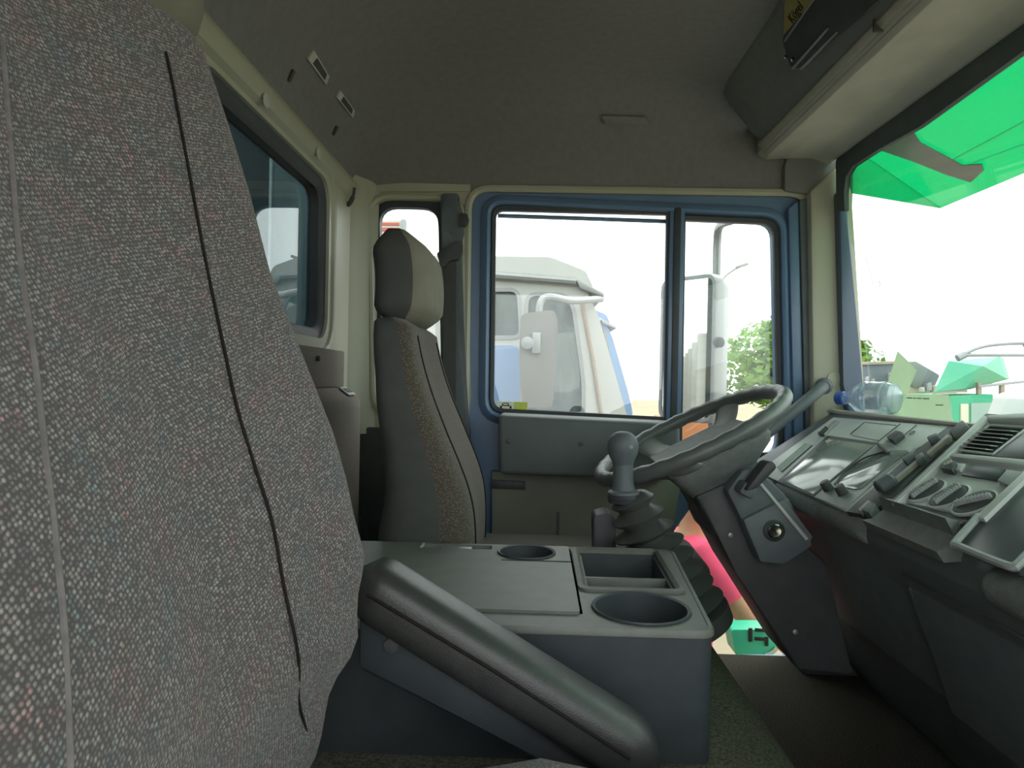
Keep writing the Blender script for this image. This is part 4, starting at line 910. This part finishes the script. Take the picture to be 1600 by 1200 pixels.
# this truck's own tipper body behind the cab
tb = thing('tipper_body', 'grey tipper body with plank sides behind the cab, seen in the door mirror', 'truck body', (-3, 1, -1.0))
bm = NB(); box(bm, (-1.02, -.3, -1.0), (-.95, 2.2, .75), .01); obj('headboard', bm, M['darkbox'], tb)
bm = NB(); box(bm, (-5.6, -.3, -1.1), (-.95, 2.2, -1.0), .01); obj('bed', bm, M['greyboard'], tb)
for k in range(6):
    z = -.98+k*.205; bm = NB(); box(bm, (-5.5, 2.16, z), (-1.0, 2.2, z+.195), .008); obj('plank', bm, M['greyboard'], tb)
for k in range(6):
    x = -1.06-k*.88; bm = NB(); box(bm, (x-.05, 2.19, -1.0), (x+.05, 2.245, .27), .008); obj('stake', bm, M['greyboard'], tb)
bm = NB(); prism(bm, [(-2.2, 2.0, .27), (-3.4, 2.0, .27), (-3.1, 2.0, .95), (-2.5, 2.0, .6)], (0, -.06, 0), .01); obj('raised_flap', bm, mat('rusty_sheet', (140, 116, 98), .8, .2, .2, 3), tb)
bm = NB(); box(bm, (-5.6, -.3, -1.0), (-5.55, 2.2, .25), .008); obj('tailgate', bm, M['greyboard'], tb)
bm = NB(); box(bm, (-5.5, -.3, -1.0), (-1.0, -.26, .25), .008); obj('off_side', bm, M['greyboard'], tb)
bm = NB(); box(bm, (-5.3, .5, -1.5), (.9, 1.5, -1.12), .03); obj('chassis', bm, M['black'], tb)

# ================================================================== NEIGHBOURING TRUCKS
paleblue = mat('pale_blue_paint', (112, 140, 176), .35, .5, .05, 4)
groove = mat('brown_groove', (150, 132, 116), .7, .2, .1, 10)
def cab(label, off, paint, panel, full=True):
    off = Vector(off); Y = 3.6; wd = 2.1
    t = thing('truck_cab', label, 'truck', Vector((0, Y+1, GZ))+off)
    f = lambda y: (lambda a, b: Vector((a, y, b))+off)
    outer = pxz([(522, 428), (880, 432), (913, 446), (934, 490), (980, 650), (990, 700), (992, 1150), (522, 1150)], Y)
    w1 = rpoly(pxz([(702, 453), (811, 452), (815, 528), (702, 528)], Y), .05); w2 = rpoly(pxz([(822, 458), (884, 460), (897, 480), (913, 600), (912, 648), (821, 645)], Y), [.06, .06, .05, .1, .03, .03])
    arch = rpoly(pxz([(640, 1150), (640, 1010), (760, 960), (880, 1010), (880, 1150)], Y), .2)[1:-1]
    for y in (Y, Y+wd-.04):
        bm = NB(); plate(bm, outer, [w1, w2], f(y), (0, .04, 0)); obj('cab_side', bm, paint, t)
        for w in (w1, w2):
            bm = NB(); plate(bm, w, [], f(y+.012), (0, .006, 0)); obj('side_window', bm, M['cabglass'] if full else panel, t)
            bm = NB(); ringsweep(bm, w, [(-.012, .01), (-.012, -.006), (.008, -.006), (.008, .01)], f(y), (0, 1, 0)); obj('window_rubber', bm, M['steel'], t)
    bm = NB(); prism(bm, [Vector((x, Y-.01, z))+off for x, z in rpoly(pxz([(522, 398), (860, 402), (915, 424), (928, 452), (905, 442), (880, 434), (522, 430)], Y), .02)], (0, wd+.02, 0), .02, 3); obj('cab_roof', bm, paint, t)
    bm = NB(); tube(bm, [Vector((*pxz([q], Y)[0], 0)).xzy+Vector((0, Y-.03, 0))+off for q in ((522, 429), (760, 430), (900, 441))], .02, 8); obj('gutter', bm, M['steel'], t)
    bm = NB(); prism(bm, [Vector((x, Y-.04, z))+off for x, z in pxz([(898, 436), (942, 459), (943, 466), (905, 452)], Y)], (0, wd+.08, 0), .005); obj('outside_visor', bm, M['steel'], t)
    a, b_ = pxz([(934, 490)], Y)[0], pxz([(980, 650)], Y)[0]; c_, d_ = pxz([(917, 452)], Y)[0], pxz([(972, 640)], Y)[0]
    bm = NB(); prism(bm, [Vector((a[0], Y+.1, a[1]))+off, Vector((b_[0], Y+.1, b_[1]))+off, Vector((b_[0], Y+wd-.1, b_[1]))+off, Vector((a[0], Y+wd-.1, a[1]))+off], (-.01, 0, 0)); obj('windscreen', bm, M['cabglass'] if full else panel, t)
    for y in (Y, Y+wd-.1):
        bm = NB(); prism(bm, [Vector((x, y+(.042 if y == Y else -.042), z))+off for x, z in pxz([(906, 446), (934, 490), (982, 655), (955, 655)], Y)], (0, .1, 0), .01); obj('pillar', bm, paint, t)
    bm = NB(); prism(bm, [Vector((x, Y+.02, z))+off for x, z in pxz([(978, 648), (990, 700), (992, 1150), (970, 1150)], Y)], (0, wd-.04, 0), .01); obj('nose_panel', bm, paint, t)
    bm = NB(); tube(bm, [P(908, 466, Y-.006)+off, P(926, 560, Y-.006)+off, P(939, 645, Y-.006)+off], .010, 8); obj('pillar_strip', bm, groove, t)
    bm = NB(); prism(bm, [Vector((x, Y-.012, z))+off for x, z in rpoly(pxz([(705, 540), (812, 540), (812, 1000), (705, 960)], Y), .04)], (0, .015, 0), .005); obj('side_panel', bm, panel, t)
    bm = NB(); box(bm, Vector((-1.0, Y+.02, -1.6))+off, Vector((-.95, Y+wd-.02, .52))+off); obj('cab_back', bm, paint, t)
    bm = NB(); box(bm, Vector((-.95, Y+.05, -.75))+off, Vector((.5, Y+wd-.05, -.7))+off); obj('cab_floor', bm, M['black'], t)
    for y in (Y+.12, Y+wd-.38):
        bm = NB(); lathe(bm, [(.18, -.13), (.40, -.13), (.46, -.10), (.46, .10), (.40, .13), (.18, .13)], Vector((-.25, y+.13, GZ+.46))+off, (0, 1, 0), 28); wh = obj('wheel', bm, M['rubber'], t)
        bm = NB(); lathe(bm, [(.19, -.12), (.19, .12)], Vector((-.25, y+.13, GZ+.46))+off, (0, 1, 0), 20); obj('wheel_hub', bm, M['steel'], wh)
    bm = NB(); box(bm, Vector((-5.5, Y+.5, -1.45))+off, Vector((.45, Y+1.6, -1.15))+off, .02); obj('chassis', bm, M['black'], t)
    if full:
        bm = NB(); tube(bm, smoothpath([P(940, 467, 3.58), P(895, 470, 3.46), P(858, 464, 3.42), P(845, 472, 3.41), P(842, 500, 3.41), P(842, 600, 3.41)], 6), .018, 10); obj('mirror_arm', bm, M['steel'], t)
        bm = NB(); prism(bm, [P(x, y, 3.36) for x, y in rpoly([(814, 490), (866, 484), (872, 500), (868, 600), (862, 638), (815, 636), (811, 560)], 10)], (0, .07, 0), .015, 3); mh = obj('mirror_head', bm, mat('grey_mirror_back', (112, 111, 105), .6, .3, .06, 5), t)
        bm = NB(); lathe(bm, [(.03, 0), (.03, .02), (.01, .024)], P(824, 536, 3.355), (0, -1, 0), 14); obj('mirror_pivot', bm, M['steel'], mh)
        bm = NB(); box(bm, (-.02, -.015, -.05), (.02, .015, .05), .006, 2, Matrix.Translation(P(838, 536, 3.35))); obj('mirror_clamp', bm, M['steel'], mh)
        bm = NB(); prism(bm, [P(x, y, 3.9) for x, y in ((841, 592), (862, 591), (861, 602), (848, 608), (843, 612))], (0, .03, 0), .005); obj('red_rag', bm, mat('red_cloth', (214, 70, 62), .8, .2, .05, 9), t)
        bm = NB(); box(bm, (-.14, 3.9, -.72), (.02, 5.2, -.12), .04); obj('seat_row', bm, mat('grey_green_seat', (120, 134, 126), .8, .2, .05, 9), t)
    return t
cab('white truck cab with grey mirror parked right beside the driver window', (0, 0, 0), M['white'], paleblue)
cab('pale blue truck cab parked behind the white truck', (.42, 2.95, .06), paleblue, paleblue, False)
nb = thing('box_body', 'dark box body of the truck parked alongside, seen through the rear window', 'truck body', (-3.4, 4.6, -1.1))
bm = NB(); box(bm, (-5.6, 3.5, -1.1), (-1.32, 5.7, 1.45), .02); obj('box_shell', bm, M['darkbox'], nb)
bm = NB(); box(bm, (-1.315, 3.49, -1.1), (-1.05, 4.45, 1.45), .02); obj('front_bulkhead', bm, M['dustybox'], nb)
bm = NB(); box(bm, (-1.318, 3.478, -1.0), (-1.306, 3.492, 1.43)); obj('corner_strip', bm, M['white'], nb)
# tall striped box truck farther off
fb = thing('striped_box_truck', 'tall pale box body with rust red stripes far behind the headrest window', 'truck', (-3.5, 10.2, GZ))
bm = NB(); box(bm, (-6, 9.2, -1.1), (P(636, 345, 9.2).x, 11.4, P(620, 343, 9.2).z), .02); obj('box_shell', bm, M['white'], fb)
for y0, y1 in ((348, 352), (356, 361), (368, 374)):
    z0, z1 = P(610, y1, 9.2).z, P(610, y0, 9.2).z; bm = NB(); box(bm, (-6, 9.185, z0), (P(624, 345, 9.2).x, 9.2, z1)); obj('stripe', bm, M['redstripe'], fb)
bm = NB(); box(bm, (P(628, 345, 9.2).x, 9.17, -1.1), (P(634, 345, 9.2).x, 9.2, P(620, 343, 9.2).z)); obj('corner_post', bm, M['steel'], fb)
for x in (-5.2, -2.2): bm = NB(); lathe(bm, [(.3, -.15), (.5, -.12), (.5, .12), (.3, .15)], (x, 9.5, GZ+.5), (0, 1, 0), 20); obj('wheel', bm, M['rubber'], fb)
bm = NB(); box(bm, (-6, 9.6, -1.5), (-1.7, 11.0, -1.1)); obj('chassis', bm, M['black'], fb)

# ================================================================== TREE, LAMP, WALL, CAR
def leafmesh(name, blobs, nleaf, size, seed, parent, m):
    rnd = random.Random(seed); vs, fs = [], []
    for _ in range(nleaf):
        c, r = rnd.choice(blobs); c = Vector(c)
        d = Vector((rnd.gauss(0, 1), rnd.gauss(0, 1), rnd.gauss(0, 1))).normalized(); p = c+d*(r*(.55+.5*rnd.random()**.5))
        a = Vector((rnd.gauss(0, 1), rnd.gauss(0, 1), rnd.gauss(0, .6))).normalized(); b_ = a.cross(d+Vector((0, 0, .6))).normalized(); s = size*(.6+.8*rnd.random()); i = len(vs)
        vs += [p-a*s, p+b_*s*.45, p+a*s, p-b_*s*.45]; fs.append((i, i+1, i+2, i+3))
    me = bpy.data.meshes.new(name); base = ORG[parent.name]; me.from_pydata([v-base for v in vs], [], fs); me.materials.append(m)
    o = bpy.data.objects.new(name, me); COL.objects.link(o); o.parent = parent; o['kind'] = 'stuff'; return o
def tree(label, px, py_top, py_bot, Y, w, seed, nleaf=5200, size=.09):
    c = P(px, (py_top+py_bot)/2, Y); top = P(px, py_top, Y).z; bot = P(px, py_bot, Y).z; h = top-bot; rnd = random.Random(seed)
    t = thing('tree', label, 'tree', (c.x, Y, GZ)); blobs = []
    for k in range(26):
        a = rnd.random()*6.283; q = rnd.random()**.6; zz = rnd.random(); ww = w*math.sin(math.pi*(.12+.8*zz))**.6
        blobs.append(((c.x+q*ww*.75*math.cos(a), Y+q*ww*.75*math.sin(a), bot+h*(.12+.76*zz)), h*.16*(.7+.6*rnd.random())))
    leafmesh('foliage', blobs, nleaf, size, seed, t, M['leaf'])
    bm = NB(); tube(bm, smoothpath([(c.x, Y, GZ), (c.x+.06, Y, (GZ+bot)/2), (c.x-.03, Y, bot+h*.45), (c.x+.05, Y, top-h*.2)], 4), [.16-.010*i for i in range(13)], 8); tr_ = obj('trunk', bm, M['bark'], t)
    for k in range(6):
        b_ = Vector(blobs[k*3][0]); bm = NB(); tube(bm, smoothpath([(c.x, Y, bot+h*.15*(k % 3)), ((c.x+b_.x)/2, (Y+b_.y)/2, (bot+b_.z)/2+.1), b_], 4), [.06-.005*i for i in range(9)], 6); obj('branch', bm, M['bark'], tr_)
tree('round leafy green tree beyond the door mirror', 1240, 476, 680, 15.5, 1.75, 3, 9000, .10)
tree('small green treetop just beyond the windscreen pillar', 1340, 548, 600, 24, .7, 5, 1600, .1)
sl_ = thing('street_lamp', 'slim curved street lamp against the sky beyond the mirror', 'street lamp', (P(1124, 600, 25).x, 25, GZ))
lx = P(1126, 500, 25).x
bm = NB(); tube(bm, [(lx, 25, GZ), (lx, 25, P(1126, 445, 25).z)], .07, 8); obj('pole', bm, M['steel'], sl_)
bm = NB(); tube(bm, smoothpath([(lx, 25, P(1126, 446, 25).z), P(1132, 433, 25), P(1146, 422, 25), P(1158, 416, 25)], 5), .035, 8); obj('arm', bm, M['steel'], sl_)
bm = NB(); c = P(1159, 415, 25); box(bm, (-.22, -.1, -.05), (.22, .1, .05), .03, 2, frame_mtx(c, (1, 0, .35), (0, 0, 1))); obj('lamp_head', bm, M['steel'], sl_)
bw = thing('block_wall', 'low pale concrete block wall beyond the side window', 'wall', (3.4, 11, GZ))
rnd = random.Random(2)
for r_ in range(6):
    for k in range(8):
        x = 1.9+k*.62+(.31 if r_ % 2 else 0); bm = NB(); box(bm, (x+.006, 10.9+rnd.uniform(-.01, .01), GZ+r_*.245), (x+.612, 11.1, GZ+r_*.245+.237), .012, 1); obj('block', bm, M['concrete'], bw)
bd = thing('oil_drum', 'orange metal drum standing behind the steering wheel', 'drum', (P(1082, 660, 8.5).x, 8.5, GZ))
bm = NB(); c = Vector((P(1082, 660, 8.5).x, 8.5, GZ)); H = P(1082, 652, 8.5).z-GZ
bm = NB(); lathe(bm, [(.29, 0), (.30, .02), (.29, .04), (.29, .30), (.305, .32), (.29, .34), (.29, .62), (.305, .64), (.29, .66), (.29, .88), (.30, .90), (.28, .90)], c, (0, 0, 1), 28); obj('drum_shell', bm, M['orange'], bd)
pl = one('plinth', box(NB(), c+Vector((-.4, -.4, .91)), c+Vector((.4, .4, H)), .02), M['orange'], 'rusty orange crate standing on the drum', 'crate')
def car(label, Y, x0, z_roof, paint):
    t = thing('parked_car', label, 'car', (x0+2, Y+.8, GZ)); ln = 4.1
    body = rpoly([(x0, GZ+.35), (x0+.02, GZ+.80), (x0+.25, GZ+.95), (x0+.75, z_roof-.03), (x0+1.3, z_roof), (x0+2.2, z_roof-.02), (x0+2.95, GZ+1.0), (x0+3.9, GZ+.88), (x0+ln, GZ+.6), (x0+ln, GZ+.35)], .12)
    bm = NB(); prism(bm, [(x, Y, z) for x, z in body], (0, 1.65, 0), .04, 3); obj('body', bm, paint, t)
    g_ = rpoly([(x0+.48, GZ+.98), (x0+.86, z_roof-.10), (x0+2.1, z_roof-.10), (x0+2.7, GZ+1.0)], .06)
    for y in (Y-.006, Y+1.652): bm = NB(); prism(bm, [(x, y, z) for x, z in g_], (0, .008, 0)); obj('side_glass', bm, M['darkbox'], t)
    for x in (x0+.8, x0+3.2):
        for y in (Y+.1, Y+1.55): bm = NB(); lathe(bm, [(.18, -.1), (.30, -.08), (.30, .08), (.18, .1)], (x, y, GZ+.30), (0, 1, 0), 20); obj('wheel', bm, M['rubber'], t)
    bm = NB(); box(bm, (x0-.01, Y+.1, GZ+.62), (x0+.03, Y+.4, GZ+.76), .01); obj('tail_lamp', bm, M['redstripe'], t)
car('white parked car low beyond the grab handle', 7.2, P(1188, 690, 7.2).x, P(1200, 681, 7.2).z, M['white'])

# ================================================================== BEYOND THE WINDSCREEN
hazegreen = mat('mint_green_paint', (84, 172, 136), .5, .4, .04, 2)
mint2 = mat('green_paint', (40, 150, 112), .5, .4, .04, 2)
gt = thing('green_truck', 'mint green truck cab with roof deflector parked ahead', 'truck', (P(1520, 660, 9).x, 9.5, GZ)); Yg = 9.0
def gp(name, pts, y0, y1, m, b=.01, par=None): bm = NB(); prism(bm, [P(x, y, Yg)+Vector((0, y0-Yg, 0)) for x, y in pts], (0, y1-y0, 0), b); return obj(name, bm, m, par or gt)
gp('cab_shell', [(1484, 618), (1552, 616), (1556, 800), (1484, 800)], Yg, Yg+1.0, mint2)
gp('cab_shell_lower', [(1470, 760), (1560, 760), (1560, 850), (1470, 850)], Yg, Yg+1.0, mint2)
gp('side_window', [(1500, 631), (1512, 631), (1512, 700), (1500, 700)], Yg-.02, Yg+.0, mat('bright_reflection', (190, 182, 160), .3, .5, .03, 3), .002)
gp('side_window', [(1516, 630), (1547, 629), (1549, 700), (1516, 700)], Yg-.02, Yg+.0, mat('cab_window_grey', (130, 152, 140), .3, .5, .03, 3), .002)
bm = NB(); pts = [P(1459, 613, 9), P(1482, 564, 9), P(1562, 557, 9.6), P(1572, 591, 9.6), P(1508, 608, 9)]
vs = [bm.verts.new(p) for p in pts]; vb = [bm.verts.new(p+Vector((.38, .5, 0))) for p in pts]; mid = bm.verts.new(P(1536, 572, 8.9))
bm.faces.new((vs[0], vs[1], mid, vs[4])); bm.faces.new((vs[1], vs[2], mid)); bm.faces.new((vs[2], vs[3], mid)); bm.faces.new((vs[3], vs[4], mid)); bm.faces.new(vb[::-1])
for i in range(5): bm.faces.new((vs[i], vb[i], vb[(i+1) % 5], vs[(i+1) % 5]))
obj('roof_deflector', bm, hazegreen, gt, smooth=0)
gp('deflector_beam', [(1460, 613), (1512, 609), (1512, 613), (1460, 616)], Yg, Yg+.05, groove, .002)
gp('roof_bar', [(1530, 602), (1604, 594), (1604, 598), (1530, 606)], Yg, Yg+.05, M['steel'], .002)
for x in (1532, 1568): gp('roof_bar_post', [(x-3, 598), (x+3, 598), (x+3, 652), (x-3, 652)], Yg+.01, Yg+.06, groove, .002)
for x in (.0, 1.0): bm = NB(); lathe(bm, [(.2, -.12), (.46, -.1), (.46, .1), (.2, .12)], (P(1520, 800, Yg).x, Yg+.2+.6*x, GZ+.46), (0, 1, 0), 20); obj('wheel', bm, M['rubber'], gt)
pf = thing('pipe_rack', 'grey tubular roof rack standing out above the white van', 'rack', P(1640, 608, 4.6))
for pts in (((1500, 556), (1530, 543), (1560, 538), (1604, 536), (1680, 537)), ((1500, 555), (1560, 554.5), (1604, 555), (1680, 556)), ((1600, 537), (1604, 545), (1606, 556))):
    bm = NB(); tube(bm, smoothpath([P(x, y, 4.6) for x, y in pts], 4), .012, 8); obj('rail', bm, M['steel'], pf)
bm = NB(); lathe(bm, [(.012, -.03), (.024, -.024), (.024, .03), (.012, .036)], P(1501, 557, 4.6), (1, 0, .5), 10); obj('end_joint', bm, M['steel'], pf)
for x in (1640, 1680): bm = NB(); p = P(x, 545, 4.6); tube(bm, [p, (p.x, p.y, P(x, 608, 4.6).z)], .015, 8); obj('upright', bm, M['steel'], pf)
vn = thing('white_van', 'white van roof and windscreen at the right edge beyond the dashboard', 'van', (P(1620, 640, 5.0).x, 6, GZ)); Yv = 5.0
def vpn(name, pts, y0, y1, m, b=.03): bm = NB(); prism(bm, [P(x, y, Yv)+Vector((0, y0-Yv, 0)) for x, y in pts], (0, y1-y0, 0), b, 3); return obj(name, bm, m, vn)
vpn('van_body', rpoly([(1540, 655), (1553, 620), (1566, 613), (1900, 604), (1900, 860), (1520, 860), (1524, 690)], 4), Yv-1.7, Yv, M['white'], .04)
vpn('van_windscreen', [(1537.5, 655), (1550, 622), (1553, 622), (1540.5, 655)], Yv-1.55, Yv-.15, mat('van_glass', (150, 158, 152), .2, .6, .02, 4), .003)
vpn('van_side_window', [(1570, 624), (1640, 620), (1640, 668), (1556, 668)], Yv-1.712, Yv-1.70, MATS['van_glass'], .003)
for x in (1600, 1830):
    for y in (Yv-1.6, Yv-.1): bm = NB(); lathe(bm, [(.2, -.1), (.36, -.08), (.36, .08), (.2, .1)], (P(x, 800, Yv).x, y, GZ+.36), (0, 1, 0), 20); obj('wheel', bm, M['rubber'], vn)
ct = thing('loaded_lorry', 'grey lorry bed loaded with scrap beyond the dashboard bottle', 'truck', (P(1400, 700, 11).x, 12, GZ)); Yc = 11.0
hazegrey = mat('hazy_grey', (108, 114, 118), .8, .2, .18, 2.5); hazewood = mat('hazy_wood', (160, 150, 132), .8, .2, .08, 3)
def lp(name, pts, y0, y1, m, b=.01): bm = NB(); prism(bm, [P(x, y, Yc)+Vector((0, y0, 0)) for x, y in pts], (0, y1-y0, 0), b); return obj(name, bm, m, ct)
lp('bed_side', [(1330, 571), (1398, 569), (1398, 606), (1330, 608)], 0, .1, hazegrey); lp('bed_rail', [(1330, 566), (1400, 564), (1400, 569), (1330, 571)], -.03, .1, hazewood)
lp('tarpaulin', [(1420, 566), (1432, 564), (1470, 586), (1462, 604), (1428, 606), (1415, 590)], 0, 1.5, hazegrey, .03)
lp('bed_floor', [(1330, 606), (1475, 604), (1475, 620), (1330, 622)], .05, 2.0, hazewood)
lp('bed_far_side', [(1330, 580), (1470, 580), (1470, 612), (1330, 612)], 1.9, 2.0, hazegrey)
for k, (x, y, w, h) in enumerate(((1347, 590, 6, 9), (1358, 594, 4, 10), (1386, 584, 4, 8), (1442, 600, 8, 10), (1452, 604, 6, 8), (1434, 606, 5, 6))):
    lp('scrap_piece', [(x, y), (x+w*.8, y-h*.3), (x+w, y+h), (x-w*.1, y+h*1.1)], -.12, -.02, (M['steel'], hazewood, M['white'])[k % 3])
lp('chassis', [(1330, 622), (1475, 620), (1475, 640), (1330, 642)], .3, 1.7, M['black'])
for x in (1345, 1450): bm = NB(); lathe(bm, [(.2, -.12), (.46, -.1), (.46, .1), (.2, .12)], (P(x, 700, Yc).x, Yc+.3, GZ+.46), (0, 1, 0), 20); obj('wheel', bm, M['rubber'], ct)

# ================================================================== PERSON BESIDE THE DOOR
def skinmesh(name, nodes, edges, m, parent, root=0, sub=2, smooth=True):
    me = bpy.data.meshes.new('tmp'); me.from_pydata([Vector(n[0]) for n in nodes], edges, [])
    o = bpy.data.objects.new('tmp', me); COL.objects.link(o); md = o.modifiers.new('s', 'SKIN'); md.use_smooth_shade = True
    for i, n in enumerate(nodes):
        sv = me.skin_vertices[0].data[i]; r = n[1]; sv.radius = r if isinstance(r, tuple) else (r, r); sv.use_root = (i == root)
    ms = o.modifiers.new('u', 'SUBSURF'); ms.levels = sub; ms.render_levels = sub
    dg = bpy.context.evaluated_depsgraph_get(); dg.update(); m2 = bpy.data.meshes.new_from_object(o.evaluated_get(dg)); bpy.data.objects.remove(o)
    bm = NB(); bm.from_mesh(m2); bpy.data.meshes.remove(m2); return bm
pe = thing('person', 'person in a pink short sleeved shirt standing outside below the driver door', 'person', (.60, 2.62, GZ))
px_, py_ = .60, 2.64
shR = P(1098, 872, 2.46); elR = P(1168, 962, 2.40); wrR = P(1226, 1004, 2.28)
nodes = [((px_-.05, py_, -1.16), (.14, .12)), ((px_-.02, py_, -.98), (.135, .11)), ((px_, py_, -.78), (.15, .115)), ((px_+.01, py_, -.64), (.12, .09)), ((px_+.02, py_, -.575), .06), ((px_+.03, py_, -.53), .058), ((px_+.045, py_, -.45), (.085, .075)), ((px_+.04, py_, -.37), (.07, .065)),
         (shR, .062), (shR.lerp(elR, .5), .054), (elR, .045), (elR.lerp(wrR, .5), .042), (wrR, .028),
         ((px_-.01, py_+.19, -.63), .062), ((px_-.05, py_+.24, -.90), .045), ((px_+.05, py_+.22, -1.12), .030),
         ((px_, py_-.10, -1.24), .10), ((px_+.01, py_-.11, -1.62), .062), ((px_-.01, py_-.11, -2.0), .042), ((px_+.14, py_-.12, -2.06), .036),
         ((px_, py_+.10, -1.24), .10), ((px_+.01, py_+.11, -1.62), .062), ((px_-.01, py_+.11, -2.0), .042), ((px_+.14, py_+.12, -2.06), .036)]
edges = [(0, 1), (1, 2), (2, 3), (3, 4), (4, 5), (5, 6), (6, 7), (3, 8), (8, 9), (9, 10), (10, 11), (11, 12), (3, 13), (13, 14), (14, 15), (0, 16), (16, 17), (17, 18), (18, 19), (0, 20), (20, 21), (21, 22), (22, 23)]
def addhand(w, d, up):
    d = Vector(d).normalized(); up = Vector(up); up = (up-d*up.dot(d)).normalized(); sd = d.cross(up); w = Vector(w)
    wi = len(nodes)
    nodes.append((w+d*.05, (.034, .018)))
    src = 12 if (w-wrR).length < .01 else 15; edges.append((src, wi))
    for k, ln in enumerate((.068, .078, .072, .056)):
        b_ = w+d*.088+sd*(.030-.020*k); i = len(nodes)
        nodes.extend([(b_, .0095), (b_+d*ln*.45-up*.006, .0088), (b_+d*ln*.75-up*.026, .0082), (b_+d*ln*.8-up*.046, .007)]); edges.extend([(wi, i), (i, i+1), (i+1, i+2), (i+2, i+3)])
    i = len(nodes); nodes.extend([(w+d*.035+sd*.038, .0105), (w+d*.062+sd*.052-up*.012, .0098), (w+d*.085+sd*.05-up*.028, .0085)]); edges.extend([(wi, i), (i, i+1), (i+1, i+2)])
addhand(wrR, wrR-elR, (0, -1, .6)); addhand((px_+.05, py_+.22, -1.12), (.3, 0, -1), (1, .3, 0))
bm = skinmesh('body', nodes, edges, M['skin'], pe, 0)
hc = Vector((px_+.05, py_, -.43))
for c_, r_, sc_ in ((hc+Vector((.0, 0, .03)), .105, (.95, .78, 1.12)), (hc+Vector((.095, 0, -.005)), .020, (.9, .7, 1.3)), (hc+Vector((.0, -.080, 0)), .026, (.8, .35, 1.2)), (hc+Vector((.0, .080, 0)), .026, (.8, .35, 1.2)), (hc+Vector((.082, 0, -.055)), .022, (.5, 1.3, .45))):
    bmesh.ops.create_icosphere(bm, subdivisions=3, radius=r_, matrix=Matrix.Translation(c_) @ Matrix.Diagonal((*sc_, 1)))
obj('body', bm, M['skin'], pe, smooth=60)
for s in (-1, 1):
    bm = NB(); bmesh.ops.create_icosphere(bm, subdivisions=2, radius=.012, matrix=Matrix.Translation(hc+Vector((.088, s*.033, .028)))); obj('eye', bm, M['ink'], pe)
bm = NB(); bmesh.ops.create_icosphere(bm, subdivisions=3, radius=.112, matrix=Matrix.Translation(hc+Vector((-.012, 0, .055))) @ Matrix.Diagonal((.96, .82, .98, 1)))
bmesh.ops.delete(bm, geom=[v for v in bm.verts if v.co.z < hc.z+.05+(.05 if v.co.x > hc.x+.04 else -.06)], context='VERTS'); obj('hair', bm, M['hair'], pe, smooth=60)
sh = [((px_-.05, py_, -1.10), (.15, .13)), ((px_-.02, py_, -.98), (.15, .125)), ((px_, py_, -.78), (.166, .13)), ((px_+.01, py_, -.655), (.13, .10)), (shR+Vector((0, 0, .004)), .075), (shR.lerp(elR, .45), .072), (shR.lerp(elR, .80), .070), ((px_-.01, py_+.19, -.63), .074), ((px_-.03, py_+.225, -.78), .066)]
bm = skinmesh('shirt', sh, [(0, 1), (1, 2), (2, 3), (3, 4), (4, 5), (5, 6), (3, 7), (7, 8)], M['pink'], pe, 0); obj('shirt', bm, M['pink'], pe, smooth=60)
so = [((px_-.05, py_, -1.12), (.148, .128)), ((px_-.04, py_, -1.2), (.15, .13)), ((px_, py_-.10, -1.32), .112), ((px_, py_-.11, -1.56), .095), ((px_, py_+.10, -1.32), .112), ((px_, py_+.11, -1.56), .095)]
bm = skinmesh('shorts', so, [(0, 1), (1, 2), (2, 3), (1, 4), (4, 5)], M['navy'], pe, 0); obj('shorts', bm, M['navy'], pe, smooth=60)
for s in (-1, 1):
    bm = NB(); box(bm, (px_-.06, py_+s*.115-.045, GZ+.002), (px_+.20, py_+s*.115+.045, GZ+.05), .02, 3); obj('sandal', bm, M['black'], pe)
# bag held in the hand
hp0 = P(1190, 1004, 2.32)
bg_ = thing('carry_bag', 'teal bag with black straps carried by the person in pink', 'bag', hp0+Vector((0, 0, -.15)))
bm = NB(); prism(bm, [P(x, y, 2.24) for x, y in rpoly([(1142, 984), (1200, 984), (1216, 1016), (1196, 1026), (1150, 1026)], 6)], (0, .09, 0), .012, 3); obj('bag_body', bm, M['teal'], bg_)
for q in ([(1170, 982), (1176, 982), (1176, 1003), (1170, 1003)], [(1180, 996), (1197, 997), (1197, 1002), (1180, 1001)], [(1196, 996), (1201, 996), (1201, 1010), (1196, 1010)], [(1180, 982), (1196, 983), (1196, 988), (1180, 987)]):
    bm = NB(); prism(bm, [P(x, y, 2.235) for x, y in q], (0, .006, 0), .001); obj('strap', bm, M['ink'], bg_)
bm = NB(); tube(bm, smoothpath([P(1196, 1024, 2.236), P(1206, 1020, 2.236), P(1214, 1013, 2.236)], 4), .006, 8); obj('white_edge', bm, M['paper'], bg_)
